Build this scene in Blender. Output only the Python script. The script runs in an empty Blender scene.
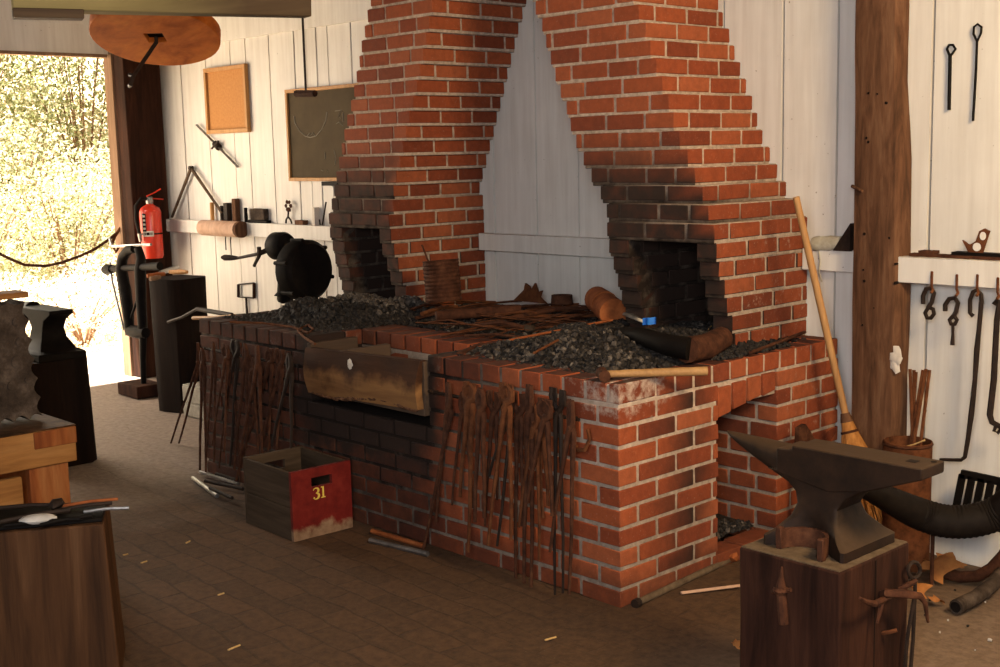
import bpy, math, random
from math import sin, cos, pi, radians
from mathutils import Vector, Matrix, noise
random.seed(7)
S = bpy.context.scene
COL = S.collection
rnd = random.random
def U(a, b): return a + (b - a) * random.random()

# ------------------------------------------------------------------ camera
FPX, PAN, PIT, ROL = 1245.2, -0.8215, 0.14315, -0.02299
CAM = Vector((2.820, -3.176, 1.602))
_cp, _sp = cos(PIT), sin(PIT)
FW = Vector((sin(PAN) * _cp, cos(PAN) * _cp, -_sp))
_R0 = Vector((cos(PAN), -sin(PAN), 0)); _U0 = _R0.cross(FW)
RT = cos(ROL) * _R0 + sin(ROL) * _U0
UP = -sin(ROL) * _R0 + cos(ROL) * _U0
cd = bpy.data.cameras.new('camera'); cd.sensor_width = 36; cd.lens = FPX * 36 / 1000
co = bpy.data.objects.new('camera', cd); COL.objects.link(co)
M = Matrix((RT, UP, -FW)).transposed().to_4x4(); M.translation = CAM
co.matrix_world = M; cd.clip_start = 0.05; cd.clip_end = 200
S.camera = co

def at(px, py, axis, val):
    """point of the place seen at a photograph position, on the plane axis = val"""
    d = FW + RT * ((px - 500) / FPX) - UP * ((py - 333.5) / FPX)
    return CAM + d * ((val - CAM[axis]) / d[axis])

# ------------------------------------------------------------------ materials
MATS = {}
class NT:
    def __init__(s, name):
        m = bpy.data.materials.new(name); m.use_nodes = True; s.m = m
        s.t = m.node_tree; s.b = s.t.nodes['Principled BSDF']; MATS[name] = m
        s.out = s.t.nodes['Material Output']
    def n(s, kind, **kw):
        nd = s.t.nodes.new(kind)
        for k, v in kw.items(): setattr(nd, k, v)
        return nd
    def l(s, a, b): s.t.links.new(a, b)
    def coord(s, scale=(1, 1, 1), kind='Object'):
        tc = s.n('ShaderNodeTexCoord'); mp = s.n('ShaderNodeMapping')
        mp.inputs['Scale'].default_value = scale
        s.l(tc.outputs[kind], mp.inputs['Vector']); return mp.outputs['Vector']
    def noise(s, vec, scale, detail=5, rough=.6, dist=0):
        nd = s.n('ShaderNodeTexNoise'); s.l(vec, nd.inputs['Vector'])
        nd.inputs['Scale'].default_value = scale; nd.inputs['Detail'].default_value = detail
        nd.inputs['Roughness'].default_value = rough; nd.inputs['Distortion'].default_value = dist
        return nd.outputs['Fac']
    def ramp(s, fac, stops):
        r = s.n('ShaderNodeValToRGB'); e = r.color_ramp.elements
        while len(e) < len(stops): e.new(.5)
        for el, (p, c) in zip(e, stops):
            el.position = p; el.color = (c, c, c, 1) if not isinstance(c, tuple) else (*c, 1)
        s.l(fac, r.inputs['Fac']); return r.outputs['Color']
    def mix(s, fac, a, b, mode='MIX'):
        x = s.n('ShaderNodeMix', data_type='RGBA', blend_type=mode)
        for sock, v in ((x.inputs['Factor'], fac), (x.inputs[6], a), (x.inputs[7], b)):
            if isinstance(v, (int, float)): sock.default_value = v
            elif isinstance(v, tuple): sock.default_value = (*v, 1)
            else: s.l(v, sock)
        return x.outputs[2]
    def math(s, op, a, b=0.0):
        x = s.n('ShaderNodeMath', operation=op)
        for i, v in enumerate((a, b)):
            if isinstance(v, (int, float)): x.inputs[i].default_value = v
            else: s.l(v, x.inputs[i])
        return x.outputs[0]
    def bump(s, h, strength=.3, dist=.01):
        b = s.n('ShaderNodeBump'); b.inputs['Strength'].default_value = strength
        b.inputs['Distance'].default_value = dist
        s.l(h, b.inputs['Height']); s.l(b.outputs['Normal'], s.b.inputs['Normal'])
    def fin(s, col, rough=.8, metal=0, spec=.3):
        for k, v in (('Base Color', col), ('Roughness', rough), ('Metallic', metal), ('Specular IOR Level', spec)):
            i = s.b.inputs[k]
            if isinstance(v, (int, float)): i.default_value = v
            elif isinstance(v, tuple): i.default_value = (*v, 1)
            else: s.l(v, i)
        return s.m

def m_mottle(name, c1, c2, scale=20, rough=.7, metal=0, bump=.2, spec=.3, c3=None, bd=.004):
    t = NT(name); v = t.coord(); a = t.noise(v, scale, 6, .65)
    st = [(.3, c1), (.68, c2)] if c3 is None else [(.28, c1), (.5, c2), (.7, c3)]
    if bump: t.bump(t.noise(v, scale * 2.2, 4), bump, bd)
    return t.fin(t.ramp(a, st), rough, metal, spec)
def m_dusty(name, c1, c2, dust, scale, rough):
    t = NT(name); v = t.coord(); a = t.noise(v, scale, 6, .65)
    g = t.n('ShaderNodeNewGeometry'); sx = t.n('ShaderNodeSeparateXYZ'); t.l(g.outputs['Normal'], sx.inputs[0])
    df = t.ramp(t.math('ADD', sx.outputs[2], t.math('MULTIPLY', t.math('SUBTRACT', a, .5), .9)), [(.25, 0.), (.9, .5)])
    c = t.mix(df, t.ramp(a, [(.3, c1), (.68, c2)]), dust)
    t.bump(t.noise(v, scale * 2.2, 4), .25, .004)
    return t.fin(c, rough, 0, .14)
def m_wood(name, c1, c2, axis=2, scale=22, rough=.75, stretch=.09, c3=None, bump=.25, spec=.3):
    t = NT(name); sc = [1, 1, 1]; sc[axis] = stretch
    v = t.coord(tuple(sc)); a = t.noise(v, scale, 6, .62, .6); b = t.noise(v, scale * 4.5, 3, .6)
    c = t.ramp(a, [(.3, c1), (.7, c2)] if c3 is None else [(.3, c1), (.52, c2), (.72, c3)])
    c = t.mix(.35, c, t.ramp(b, [(.3, .35), (.7, 1.0)]), 'MULTIPLY')
    t.bump(b, bump, .004)
    return t.fin(c, rough, 0, spec)

# bricks: colour attribute «tint»: R = random per brick, G = soot, B = lime smear
def m_brick():
    t = NT('brick'); at_ = t.n('ShaderNodeAttribute', attribute_name='tint')
    sp = t.n('ShaderNodeSeparateColor'); t.l(at_.outputs['Color'], sp.inputs[0])
    r, g, b = sp.outputs
    v = t.coord()
    c = t.ramp(r, [(0, (.17, .036, .013)), (.3, (.245, .052, .017)), (.75, (.30, .068, .021)), (1, (.33, .088, .032))])
    n1 = t.noise(v, 32, 6, .65)
    c = t.mix(.55, c, t.ramp(n1, [(.25, .5), (.7, 1.1)]), 'MULTIPLY')
    n3 = t.noise(v, 120, 3, .6)
    c = t.mix(t.math('MULTIPLY', t.ramp(n3, [(.62, 0.), (.75, .5)]), .5), c, (.45, .36, .29))
    n2 = t.noise(v, 26, 5, .7)
    lf = t.ramp(t.math('ADD', t.math('SUBTRACT', n2, .75), b), [(.18, 0.), (.42, 1.)])
    c = t.mix(t.math('MULTIPLY', lf, .85), c, (.47, .37, .29))
    sf = t.ramp(t.math('ADD', t.math('MULTIPLY', t.noise(v, 14, 4), .5), t.math('SUBTRACT', g, .25)), [(0., 0.), (.9, 1.)])
    c = t.mix(sf, c, (.022, .011, .007))
    t.bump(n1, .5, .006)
    return t.fin(c, .88, 0, .25)
def m_mortar():
    t = NT('mortar'); at_ = t.n('ShaderNodeAttribute', attribute_name='tint')
    sp = t.n('ShaderNodeSeparateColor'); t.l(at_.outputs['Color'], sp.inputs[0])
    v = t.coord(); n = t.noise(v, 40, 5, .65)
    c = t.ramp(n, [(.3, (.25, .18, .125)), (.68, (.54, .41, .31))])
    c = t.mix(t.math('MULTIPLY', sp.outputs[2], .6), c, (.5, .41, .33))
    sf = t.ramp(t.math('ADD', t.math('MULTIPLY', t.noise(v, 14, 4), .5), t.math('SUBTRACT', sp.outputs[1], .25)), [(0., 0.), (.9, 1.)])
    c = t.mix(sf, c, (.018, .012, .009)); t.bump(n, .6, .006)
    return t.fin(c, .95, 0, .1)
m_brick(); m_mortar()

def m_paint():
    t = NT('white_paint'); v = t.coord((1, 1, .06)); v2 = t.coord()
    a = t.noise(v, 26, 5, .6); b = t.noise(v2, 3.2, 4, .6); d = t.noise(v2, 55, 3, .5)
    c = t.ramp(a, [(.3, (.66, .61, .54)), (.65, (.76, .72, .65))])
    c = t.mix(.35, c, t.ramp(b, [(.3, .72), (.7, 1.)]), 'MULTIPLY')
    c = t.mix(t.ramp(d, [(.72, 0.), (.76, 1.)]), c, (.30, .24, .17))
    t.bump(a, .15, .003)
    return t.fin(c, .6, 0, .3)
m_paint()
def m_floor():
    t = NT('paver_floor'); tc = t.n('ShaderNodeTexCoord'); v = tc.outputs['Object']
    br = t.n('ShaderNodeTexBrick'); mp = t.n('ShaderNodeMapping'); mp.inputs['Rotation'].default_value = (0, 0, radians(2))
    wob = t.n('ShaderNodeMix', data_type='VECTOR')
    nz = t.n('ShaderNodeTexNoise'); nz.inputs['Scale'].default_value = 5; t.l(v, nz.inputs['Vector'])
    wob.inputs[0].default_value = .06
    t.l(v, wob.inputs[4]); t.l(nz.outputs['Color'], wob.inputs[5]); t.l(wob.outputs[1], mp.inputs['Vector'])
    t.l(mp.outputs['Vector'], br.inputs['Vector'])
    br.inputs['Scale'].default_value = 1; br.inputs['Brick Width'].default_value = .21; br.inputs['Row Height'].default_value = .105
    br.inputs['Mortar Size'].default_value = .006; br.inputs['Mortar Smooth'].default_value = .5
    br.inputs['Color1'].default_value = (.125, .062, .03, 1); br.inputs['Color2'].default_value = (.075, .038, .019, 1)
    br.inputs['Mortar'].default_value = (.055, .03, .016, 1)
    n1 = t.noise(v, 2.2, 5, .6); n2 = t.noise(v, 28, 6, .7); n3 = t.noise(v, 160, 2, .6)
    c = t.mix(.6, br.outputs['Color'], t.ramp(n2, [(.3, .45), (.7, 1.15)]), 'MULTIPLY')
    # dirt lies thicker on the right of the forge and in patches
    sx = t.n('ShaderNodeSeparateXYZ'); t.l(v, sx.inputs[0])
    df = t.ramp(t.math('ADD', t.math('MULTIPLY', sx.outputs[0], .32), t.math('MULTIPLY', n1, .75)), [(.05, .45), (.6, .92)])
    dirt = t.ramp(n2, [(.3, (.042, .023, .010)), (.7, (.102, .055, .026))])
    dirt = t.mix(t.ramp(sx.outputs[0], [(.3, 0.), (.9, 1.)]), dirt, t.ramp(n2, [(.3, (.12, .078, .048)), (.7, (.22, .15, .10))]))
    c = t.mix(df, c, dirt)
    door_lit = t.ramp(t.math('ADD', t.math('MULTIPLY', sx.outputs[0], -.28), t.math('MULTIPLY', n1, .3)), [(.75, 0.), (1.25, .75)])  # doorway light put into the floor colour, paler towards the door
    c = t.mix(door_lit, c, t.ramp(n2, [(.3, (.22, .165, .125)), (.7, (.36, .29, .235))]))
    c = t.mix(t.ramp(n3, [(.70, 0.), (.78, .5)]), c, (.30, .25, .2))
    h = t.math('ADD', t.math('MULTIPLY', br.outputs['Fac'], t.math('MULTIPLY', t.math('SUBTRACT', 1.0, df), -1.2)), t.math('MULTIPLY', n2, .6))
    t.bump(h, .55, .01)
    return t.fin(c, .85, 0, .25)
m_floor()

m_mottle('iron', (.012, .007, .0045), (.030, .017, .011), 24, .65, .05, .25, .18)
m_dusty('anvil_iron', (.009, .005, .003), (.026, .0125, .0065), (.075, .045, .024), 14, .65)
m_mottle('black_iron', (.0035, .0027, .0022), (.009, .0065, .005), 22, .65, 0, .15, .08)
m_mottle('rust', (.04, .014, .006), (.11, .037, .014), 22, .9, 0, .35, .12, c3=(.16, .06, .023))
m_mottle('dark_rust', (.022, .009, .005), (.06, .022, .011), 26, .85, 0, .3, .12, c3=(.10, .04, .019))
m_mottle('orange_rust', (.13, .033, .009), (.27, .074, .02), 16, .85, 0, .3, .2, c3=(.34, .11, .034))
m_mottle('worn_steel', (.16, .15, .14), (.40, .38, .36), 30, .35, .8, .1, .5)
m_mottle('coal', (.005, .0045, .004), (.017, .014, .012), 70, .75, 0, .5, .2, c3=(.06, .048, .038), bd=.008)
m_mottle('ash', (.022, .018, .015), (.07, .056, .045), 40, .9, 0, .5, .2, c3=(.2, .165, .13), bd=.008)
m_mottle('concrete', (.22, .20, .16), (.36, .33, .27), 18, .95, 0, .4, .2)
m_mottle('cork', (.40, .17, .045), (.50, .23, .07), 60, .85, 0, .2)
m_mottle('slate', (.055, .038, .019), (.085, .06, .031), 6, .8, 0, .05, .12)
m_mottle('chalk', (.2, .175, .13), (.3, .27, .21), 40, .9, 0, 0)
m_mottle('red_gloss', (.55, .032, .012), (.68, .045, .018), 5, .3, 0, .02, .5)
m_mottle('black_rubber', (.006, .004, .003), (.013, .009, .0065), 30, .7, 0, .1, .1)
m_mottle('label_cream', (.55, .48, .4), (.62, .56, .48), 40, .7, 0, 0)
m_mottle('yellow_paint', (.62, .42, .06), (.72, .52, .10), 50, .7, 0, 0)
m_mottle('plastic_blue', (.01, .12, .5), (.03, .25, .75), 12, .3, 0, 0, .5)
m_mottle('slag', (.02, .013, .009), (.05, .035, .025), 14, .9, 0, .7, .1, c3=(.11, .08, .06), bd=.015)
m_mottle('pebble', (.4, .37, .33), (.55, .51, .46), 20, .8, 0, .2)
m_mottle('canvas', (.30, .27, .2), (.46, .42, .33), 30, .95, 0, .4)
m_mottle('earth', (.5, .36, .22), (.72, .56, .38), 6, .95, 0, .5, c3=(.82, .70, .52), bd=.03)
m_mottle('dusty_wood', (.07, .045, .026), (.14, .098, .06), 30, .9, 0, .3, .1)
m_mottle('dry_leaf', (.25, .09, .022), (.42, .17, .045), 20, .8, 0, .3)
m_mottle('lit_wall_brown', (.13, .042, .015), (.22, .085, .035), 10, .6, .2, .1)
m_wood('old_post', (.05, .023, .012), (.135, .062, .031), 2, 22, .85, .14, c3=(.20, .105, .056), bump=.5, spec=.12)
m_wood('dark_stump', (.014, .0055, .0033), (.036, .0135, .0075), 2, 18, .85, .12, c3=(.062, .024, .013), bump=.6, spec=.1)
m_wood('black_stump', (.006, .0035, .0025), (.016, .008, .005), 2, 18, .85, .08, bump=.4, spec=.1)
m_wood('grey_board', (.04, .025, .014), (.09, .058, .034), 0, 20, .85, .08, spec=.12)
m_wood('board_y', (.04, .025, .014), (.09, .058, .034), 1, 20, .85, .08, spec=.12)
m_wood('pine', (.17, .062, .015), (.33, .145, .04), 1, 10, .75, .12, c3=(.43, .215, .075), spec=.15)
m_wood('pine_red', (.13, .026, .007), (.27, .08, .02), 2, 9, .75, .12, c3=(.40, .17, .055), spec=.15)
m_wood('stump_wood', (.024, .0105, .0045), (.07, .03, .012), 2, 14, .75, .06, c3=(.115, .056, .025), spec=.12)
m_wood('beam_dark', (.06, .035, .018), (.13, .08, .042), 1, 10, .8, .07)
m_wood('disc_wood', (.28, .065, .010), (.50, .14, .02), 0, 6, .7, .5, c3=(.60, .20, .035), spec=.1)
m_wood('jamb', (.20, .11, .06), (.36, .22, .13), 2, 14, .8, .08)
m_wood('handle_wood', (.34, .16, .055), (.50, .27, .10), 2, 24, .55, .07)
m_wood('hammer_wood', (.30, .155, .055), (.46, .26, .10), 0, 24, .6, .1)
m_wood('frame_wood', (.42, .19, .05), (.56, .29, .09), 2, 24, .6, .1)
m_wood('birch', (.46, .27, .17), (.62, .40, .28), 2, 14, .8, .4)
m_wood('straw', (.46, .27, .09), (.68, .45, .18), 2, 60, .8, .05)
m_wood('roof_wood', (.05, .03, .018), (.10, .06, .035), 1, 8, .85, .08)
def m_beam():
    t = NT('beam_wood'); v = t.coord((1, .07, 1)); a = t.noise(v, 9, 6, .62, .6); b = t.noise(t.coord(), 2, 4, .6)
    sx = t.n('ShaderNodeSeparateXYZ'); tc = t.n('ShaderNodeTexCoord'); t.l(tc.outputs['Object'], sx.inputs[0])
    k = t.math('ADD', t.math('MULTIPLY', sx.outputs[1], .9), t.math('MULTIPLY', b, .3))   # doorway light put into the colour: pale end near it, brown away
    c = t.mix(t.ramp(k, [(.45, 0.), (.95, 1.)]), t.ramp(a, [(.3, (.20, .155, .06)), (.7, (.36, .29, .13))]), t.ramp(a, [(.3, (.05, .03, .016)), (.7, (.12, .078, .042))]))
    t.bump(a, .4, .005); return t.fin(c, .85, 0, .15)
def m_broom():
    t = NT('broom_straw'); v = t.coord((1, 1, .06)); a = t.noise(v, 60, 5, .6)
    tc = t.n('ShaderNodeTexCoord'); sx = t.n('ShaderNodeSeparateXYZ'); t.l(tc.outputs['Object'], sx.inputs[0])
    k = t.ramp(sx.outputs[2], [(.13, 1.), (.3, 0.)])       # the used end of the straw is browner
    c = t.mix(k, t.ramp(a, [(.3, (.46, .27, .09)), (.7, (.68, .45, .18))]), t.ramp(a, [(.3, (.24, .09, .022)), (.7, (.45, .20, .055))]))
    return t.fin(c, .85, 0, .1)
def m_red():
    t = NT('red_paint'); v = t.coord(); a = t.noise(v, 18, 6, .65); b = t.noise(v, 9, 5, .6)
    tc = t.n('ShaderNodeTexCoord'); sx = t.n('ShaderNodeSeparateXYZ'); t.l(tc.outputs['Object'], sx.inputs[0])
    k = t.math('ADD', t.math('MULTIPLY', sx.outputs[2], -11), t.math('MULTIPLY', b, 1.5))   # paint scraped off along the bottom
    c = t.ramp(a, [(.28, (.07, .005, .0035)), (.5, (.125, .008, .005)), (.75, (.17, .016, .010))])
    c = t.mix(t.ramp(k, [(.2, 0.), (.45, 1.)]), c, t.ramp(a, [(.3, (.12, .065, .035)), (.7, (.28, .17, .10))]))
    t.bump(a, .15, .003); return t.fin(c, .7, 0, .2)
def m_trough():
    t = NT('trough_wood'); v = t.coord((.12, 1, 1)); a = t.noise(v, 14, 6, .62, .6); b = t.noise(t.coord(), 6, 4, .6)
    sx = t.n('ShaderNodeSeparateXYZ'); tc = t.n('ShaderNodeTexCoord'); t.l(tc.outputs['Object'], sx.inputs[0])
    k = t.math('ADD', t.math('MULTIPLY', sx.outputs[2], -4.2), t.math('MULTIPLY', b, 1.2))   # dry bleached wood low down, water dark above
    c = t.mix(t.ramp(k, [(-.0, 0.), (.3, 1.)]), t.ramp(a, [(.3, (.025, .010, .005)), (.7, (.075, .03, .013))]), t.ramp(a, [(.3, (.13, .055, .02)), (.7, (.28, .14, .05))]))
    t.bump(a, .6, .006); return t.fin(c, .85, 0, .15)
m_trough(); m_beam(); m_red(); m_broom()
def m_leaf():
    t = NT('leaf'); g = t.n('ShaderNodeAttribute', attribute_name='tint')
    c = t.ramp(g.outputs['Fac'], [(0, (.15, .16, .06)), (.4, (.34, .35, .16)), (.75, (.60, .55, .38)), (1, (.86, .76, .65))])
    tr = t.n('ShaderNodeBsdfTranslucent'); t.l(c, tr.inputs['Color'])
    mx = t.n('ShaderNodeMixShader'); mx.inputs[0].default_value = .45
    t.fin(c, .6, 0, .3)
    t.l(t.b.outputs[0], mx.inputs[1]); t.l(tr.outputs[0], mx.inputs[2]); t.l(mx.outputs[0], t.out.inputs[0])
m_leaf()

# ------------------------------------------------------------------ mesh building
class MB:
    def __init__(s): s.v = []; s.f = []; s.mi = []; s.sm = []; s.c = []; s.cur = 0; s.tint = (0, 0, 0)
    def face(s, idx, smooth=False): s.f.append(idx); s.mi.append(s.cur); s.sm.append(smooth); s.c.append(s.tint)
    def add(s, verts, faces, mat=None, smooth=False):
        b = len(s.v)
        s.v += [tuple((mat @ Vector(p)) if mat else p) for p in verts]
        for f in faces: s.face([b + i for i in f], smooth)
    def box(s, x0, x1, y0, y1, z0, z1, jit=0, mat=None, taper=None):
        V = [[x, y, z] for z in (z0, z1) for y in (y0, y1) for x in (x0, x1)]
        if jit: V = [[c + U(-jit, jit) for c in p] for p in V]
        s.add(V, [(0, 2, 3, 1), (4, 5, 7, 6), (0, 1, 5, 4), (2, 6, 7, 3), (0, 4, 6, 2), (1, 3, 7, 5)], mat)
    def tube(s, pts, r, n=8, cap=True, smooth=True, flat=1.0):
        pts = [Vector(p) for p in pts]; m = len(pts)
        rs = r if isinstance(r, (list, tuple)) else [r] * m
        b = len(s.v); t0 = (pts[1] - pts[0]).normalized()
        ref = Vector((0, 0, 1)) if abs(t0.z) < .9 else Vector((0, 1, 0))
        nx = t0.cross(ref).normalized()
        for i, p in enumerate(pts):
            t = ((pts[min(i + 1, m - 1)] - pts[max(i - 1, 0)])).normalized()
            if t.length < 1e-6: t = t0
            nx = (nx - t * nx.dot(t)).normalized(); ny = t.cross(nx)
            for k in range(n):
                a = 2 * pi * k / n
                s.v.append(tuple(p + nx * (rs[i] * cos(a)) + ny * (rs[i] * flat * sin(a))))
        for i in range(m - 1):
            for k in range(n):
                a, c = b + i * n + k, b + i * n + (k + 1) % n
                s.face([a, c, c + n, a + n], smooth)
        if cap:
            s.face([b + k for k in range(n)][::-1]); s.face([b + (m - 1) * n + k for k in range(n)])
    def lathe(s, prof, n=20, mat=None, smooth=True, cap=True):
        b = len(s.v); V = []
        for r, z in prof:
            for k in range(n):
                a = 2 * pi * k / n; V.append((r * cos(a), r * sin(a), z))
        F = []
        for i in range(len(prof) - 1):
            for k in range(n): F.append((i * n + k, i * n + (k + 1) % n, (i + 1) * n + (k + 1) % n, (i + 1) * n + k))
        s.add(V, F, mat, smooth)
        if cap:
            if prof[0][0] > 1e-4: s.face([b + k for k in range(n)][::-1])
            if prof[-1][0] > 1e-4: s.face([b + (len(prof) - 1) * n + k for k in range(n)])
    def prism(s, out, d0, d1, axis=1, mat=None):
        """outline of 2-D points extruded along an axis"""
        n = len(out)
        def P(a, b, d): return {0: (d, a, b), 1: (a, d, b), 2: (a, b, d)}[axis]
        V = [P(a, b, d0) for a, b in out] + [P(a, b, d1) for a, b in out]
        F = [tuple(range(n)), tuple(range(2 * n - 1, n - 1, -1))] + [(i, i + n, (i + 1) % n + n, (i + 1) % n) for i in range(n)]
        s.add(V, F, mat)
    def loft(s, rings, smooth=True, cap=True):
        b = len(s.v); n = len(rings[0])
        for r in rings: s.v += [tuple(p) for p in r]
        for i in range(len(rings) - 1):
            for k in range(n):
                a, c = b + i * n + k, b + i * n + (k + 1) % n
                s.face([a, c, c + n, a + n], smooth)
        if cap:
            s.face([b + k for k in range(n)][::-1]); s.face([b + (len(rings) - 1) * n + k for k in range(n)])
    ICO = None
    def rock(s, c, r, j=.35, sq=(1, 1, 1)):
        t = (1 + 5 ** .5) / 2
        V = [(-1, t, 0), (1, t, 0), (-1, -t, 0), (1, -t, 0), (0, -1, t), (0, 1, t), (0, -1, -t), (0, 1, -t), (t, 0, -1), (t, 0, 1), (-t, 0, -1), (-t, 0, 1)]
        F = [(0, 11, 5), (0, 5, 1), (0, 1, 7), (0, 7, 10), (0, 10, 11), (1, 5, 9), (5, 11, 4), (11, 10, 2), (10, 7, 6), (7, 1, 8), (3, 9, 4), (3, 4, 2), (3, 2, 6), (3, 6, 8), (3, 8, 9), (4, 9, 5), (2, 4, 11), (6, 2, 10), (8, 6, 7), (9, 8, 1)]
        q = Matrix.Rotation(U(0, 6), 3, Vector((U(-1, 1), U(-1, 1), U(-1, 1) + .01)).normalized())
        W = []
        for p in V:
            p = Vector(p).normalized() * r * U(1 - j, 1 + j); p = q @ p
            W.append((c[0] + p.x * sq[0], c[1] + p.y * sq[1], c[2] + p.z * sq[2]))
        s.add(W, F)
    def grid(s, fn, nu, nv, smooth=True):
        b = len(s.v)
        for j in range(nv + 1):
            for i in range(nu + 1): s.v.append(tuple(fn(i / nu, j / nv)))
        for j in range(nv):
            for i in range(nu):
                a = b + j * (nu + 1) + i; s.face([a, a + 1, a + nu + 2, a + nu + 1], smooth)

def link(name, me, parent=None):
    o = bpy.data.objects.new(name, me); COL.objects.link(o)
    if parent: o.parent = parent
    return o
def wpos(o):
    p = Vector((0, 0, 0))
    while o: p += o.location; o = o.parent
    return p
def obj(name, mb, mat, parent=None, bevel=0, tint=False, local=False):
    """one mesh object; world coordinates unless local; origin at the base centre when top-level"""
    mats = mat if isinstance(mat, (list, tuple)) else [mat]
    if parent is not None: org = Vector((0, 0, 0)) if local else wpos(parent)
    elif local: org = Vector((0, 0, 0))
    else:
        xs, ys, zs = zip(*mb.v); org = Vector(((min(xs) + max(xs)) / 2, (min(ys) + max(ys)) / 2, min(zs)))
    me = bpy.data.meshes.new(name)
    me.from_pydata([(a - org.x, b - org.y, c - org.z) for a, b, c in mb.v], [], mb.f)
    me.polygons.foreach_set('material_index', mb.mi); me.polygons.foreach_set('use_smooth', mb.sm)
    for m in mats: me.materials.append(MATS[m])
    if tint:
        ca = me.color_attributes.new('tint', 'FLOAT_COLOR', 'CORNER'); arr = []
        for p, c in zip(me.polygons, mb.c):
            for li in p.loop_indices:
                if callable(c):
                    w = mb.v[me.loops[li].vertex_index]; arr += [*c(w, p.normal), 1]
                else: arr += [*c, 1]
        ca.data.foreach_set('color', arr)
    me.update(); me.set_sharp_from_angle(angle=radians(42))
    o = link(name, me, parent)
    if parent is None and not local: o.location = org
    if bevel:
        md = o.modifiers.new('bevel', 'BEVEL'); md.width = bevel; md.segments = 2 if bevel > .003 else 1; md.limit_method = 'ANGLE'
        md.angle_limit = radians(50)
    return o
def empty(name, loc): 
    o = bpy.data.objects.new(name, None); o.empty_display_size = .1; COL.objects.link(o); o.location = loc; return o
def tag(o, label, cat, group=None, kind=None):
    o['label'] = label; o['category'] = cat
    if group: o['group'] = group
    if kind: o['kind'] = kind
    return o
def struct(o, label=None, cat=None):
    o['kind'] = 'structure'
    if label: o['label'] = label
    if cat: o['category'] = cat
    return o
def thing(name, loc, label, cat, group=None): return tag(empty(name, loc), label, cat, group)
def one(name, mb, mat, label, cat, group=None, bevel=0, kind=None, tint=False):
    return tag(obj(name, mb, mat, None, bevel, tint), label, cat, group, kind)
def dup(root):
    r = root.copy(); COL.objects.link(r)
    for ch in root.children:
        c = ch.copy(); COL.objects.link(c); c.parent = r
        for g in ch.children:
            d = g.copy(); COL.objects.link(d); d.parent = c
    return r
def arc(c, r, a0, a1, n, plane='xz', y=0):
    out = []
    for i in range(n + 1):
        a = radians(a0 + (a1 - a0) * i / n)
        p = (c[0] + r * cos(a), c[1] + r * sin(a))
        out.append({'xz': (p[0], y, p[1]), 'xy': (p[0], p[1], y), 'yz': (y, p[0], p[1])}[plane])
    return out
def smoothstep(a, b, x):
    t = max(0, min(1, (x - a) / (b - a))); return t * t * (3 - 2 * t)

# ------------------------------------------------------------------ the setting
YW = 1.42
def floor_z(x, y):
    z = .012 * noise.noise(Vector((x * .9, y * .9, 3)))
    z += -.055 * smoothstep(.15, .5, x) * smoothstep(.7, 1.3, y)
    return z
mb = MB()
mb.grid(lambda u, v: ((lambda x, y: (x, y, floor_z(x, y)))(-6.25 + 11.25 * u, -4.6 + 6.1 * v)), 110, 60)
struct(obj('floor', mb, 'paver_floor', local=True), 'worn brick and packed dirt floor of the smithy', 'floor')

# back wall of upright white boards
bx = [-5.82]
for px, py in ((183, 110), (208, 110), (233, 110), (248.5, 110), (272, 110), (297, 110), (319, 110)): bx.append(at(px, py, 1, YW).x)
bx += [-3.85, -3.62, -3.38, -3.12, -2.86, -2.6, -2.36]
for px, py in ((494.5, 200), (536, 150), (580, 270)): bx.append(at(px, py, 1, YW).x)
bx += [-1.13, -.85, -.62]
for px, py in ((783, 50), (837.5, 100), (933, 60)): bx.append(at(px, py, 1, YW).x)
bx += [.80, 1.08, 1.36, 1.62, 1.9, 2.2, 2.5, 2.8]
bx = sorted(bx)
mb = MB(); g = .0058
for i in range(len(bx) - 1):
    j = U(-.003, .003)
    mb.box(bx[i] + g + U(0, .001), bx[i + 1] - g, YW + j, YW + .025, floor_z(bx[i], YW) - .03, 2.44)
mb.cur = 1; mb.box(-5.8, 2.8, YW + .026, YW + .05, -.08, 3.2)
wb = struct(obj('wall_back', mb, ['white_paint', 'roof_wood'], local=True), 'white upright board wall behind the forge', 'wall')
mb = MB(); mb.box(-5.8, 2.8, YW - .02, YW + .03, 2.405, 3.1)
struct(obj('trim_1', mb, 'white_paint', local=True), 'white painted top plate along the board wall', 'beam')
# girts (the narrow shelf rails)
for nm, xa_, xb_, lb_ in (('trim_2', -5.77, -2.765, 'white ledge rail on the left wall carrying small tools'), ('trim_5', -2.222, -.742, 'white rail across the boards between the chimneys'), ('trim_6', -.17, .1, 'short white rail between the right chimney and the log post')):
    mb = MB(); mb.box(xa_, xb_, YW - .05, YW, 1.085, 1.178); struct(obj(nm, mb, 'white_paint', local=True, bevel=.003), lb_, 'rail')
mb = MB(); mb.box(.245, 2.8, YW - .12, YW, 1.065, 1.168)
struct(obj('trim_3', mb, 'white_paint', local=True, bevel=.003), 'white ledge rail with hooks right of the log post', 'rail')

# end wall on the left, opening onto the garden
XL = -5.9
mb = MB()
mb.box(XL - .05, XL, -4.6, 1.1, 2.385, 2.59)
mb.box(XL - .06, XL - .01, -4.6, 1.5, 2.59, 3.1)
struct(obj('wall_left', mb, 'white_paint', local=True), 'white header above the open doorway', 'wall')
mb = MB(); mb.box(XL - .055, XL + .012, -4.6, 1.08, 2.362, 2.385)
struct(obj('trim_4', mb, 'jamb', local=True), 'brown strip under the white header', 'trim')
mb = MB(); mb.box(XL - .02, XL, -4.6, -1.4, 0, 2.385)
struct(obj('wall_end', mb, 'white_paint', local=True))
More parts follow.
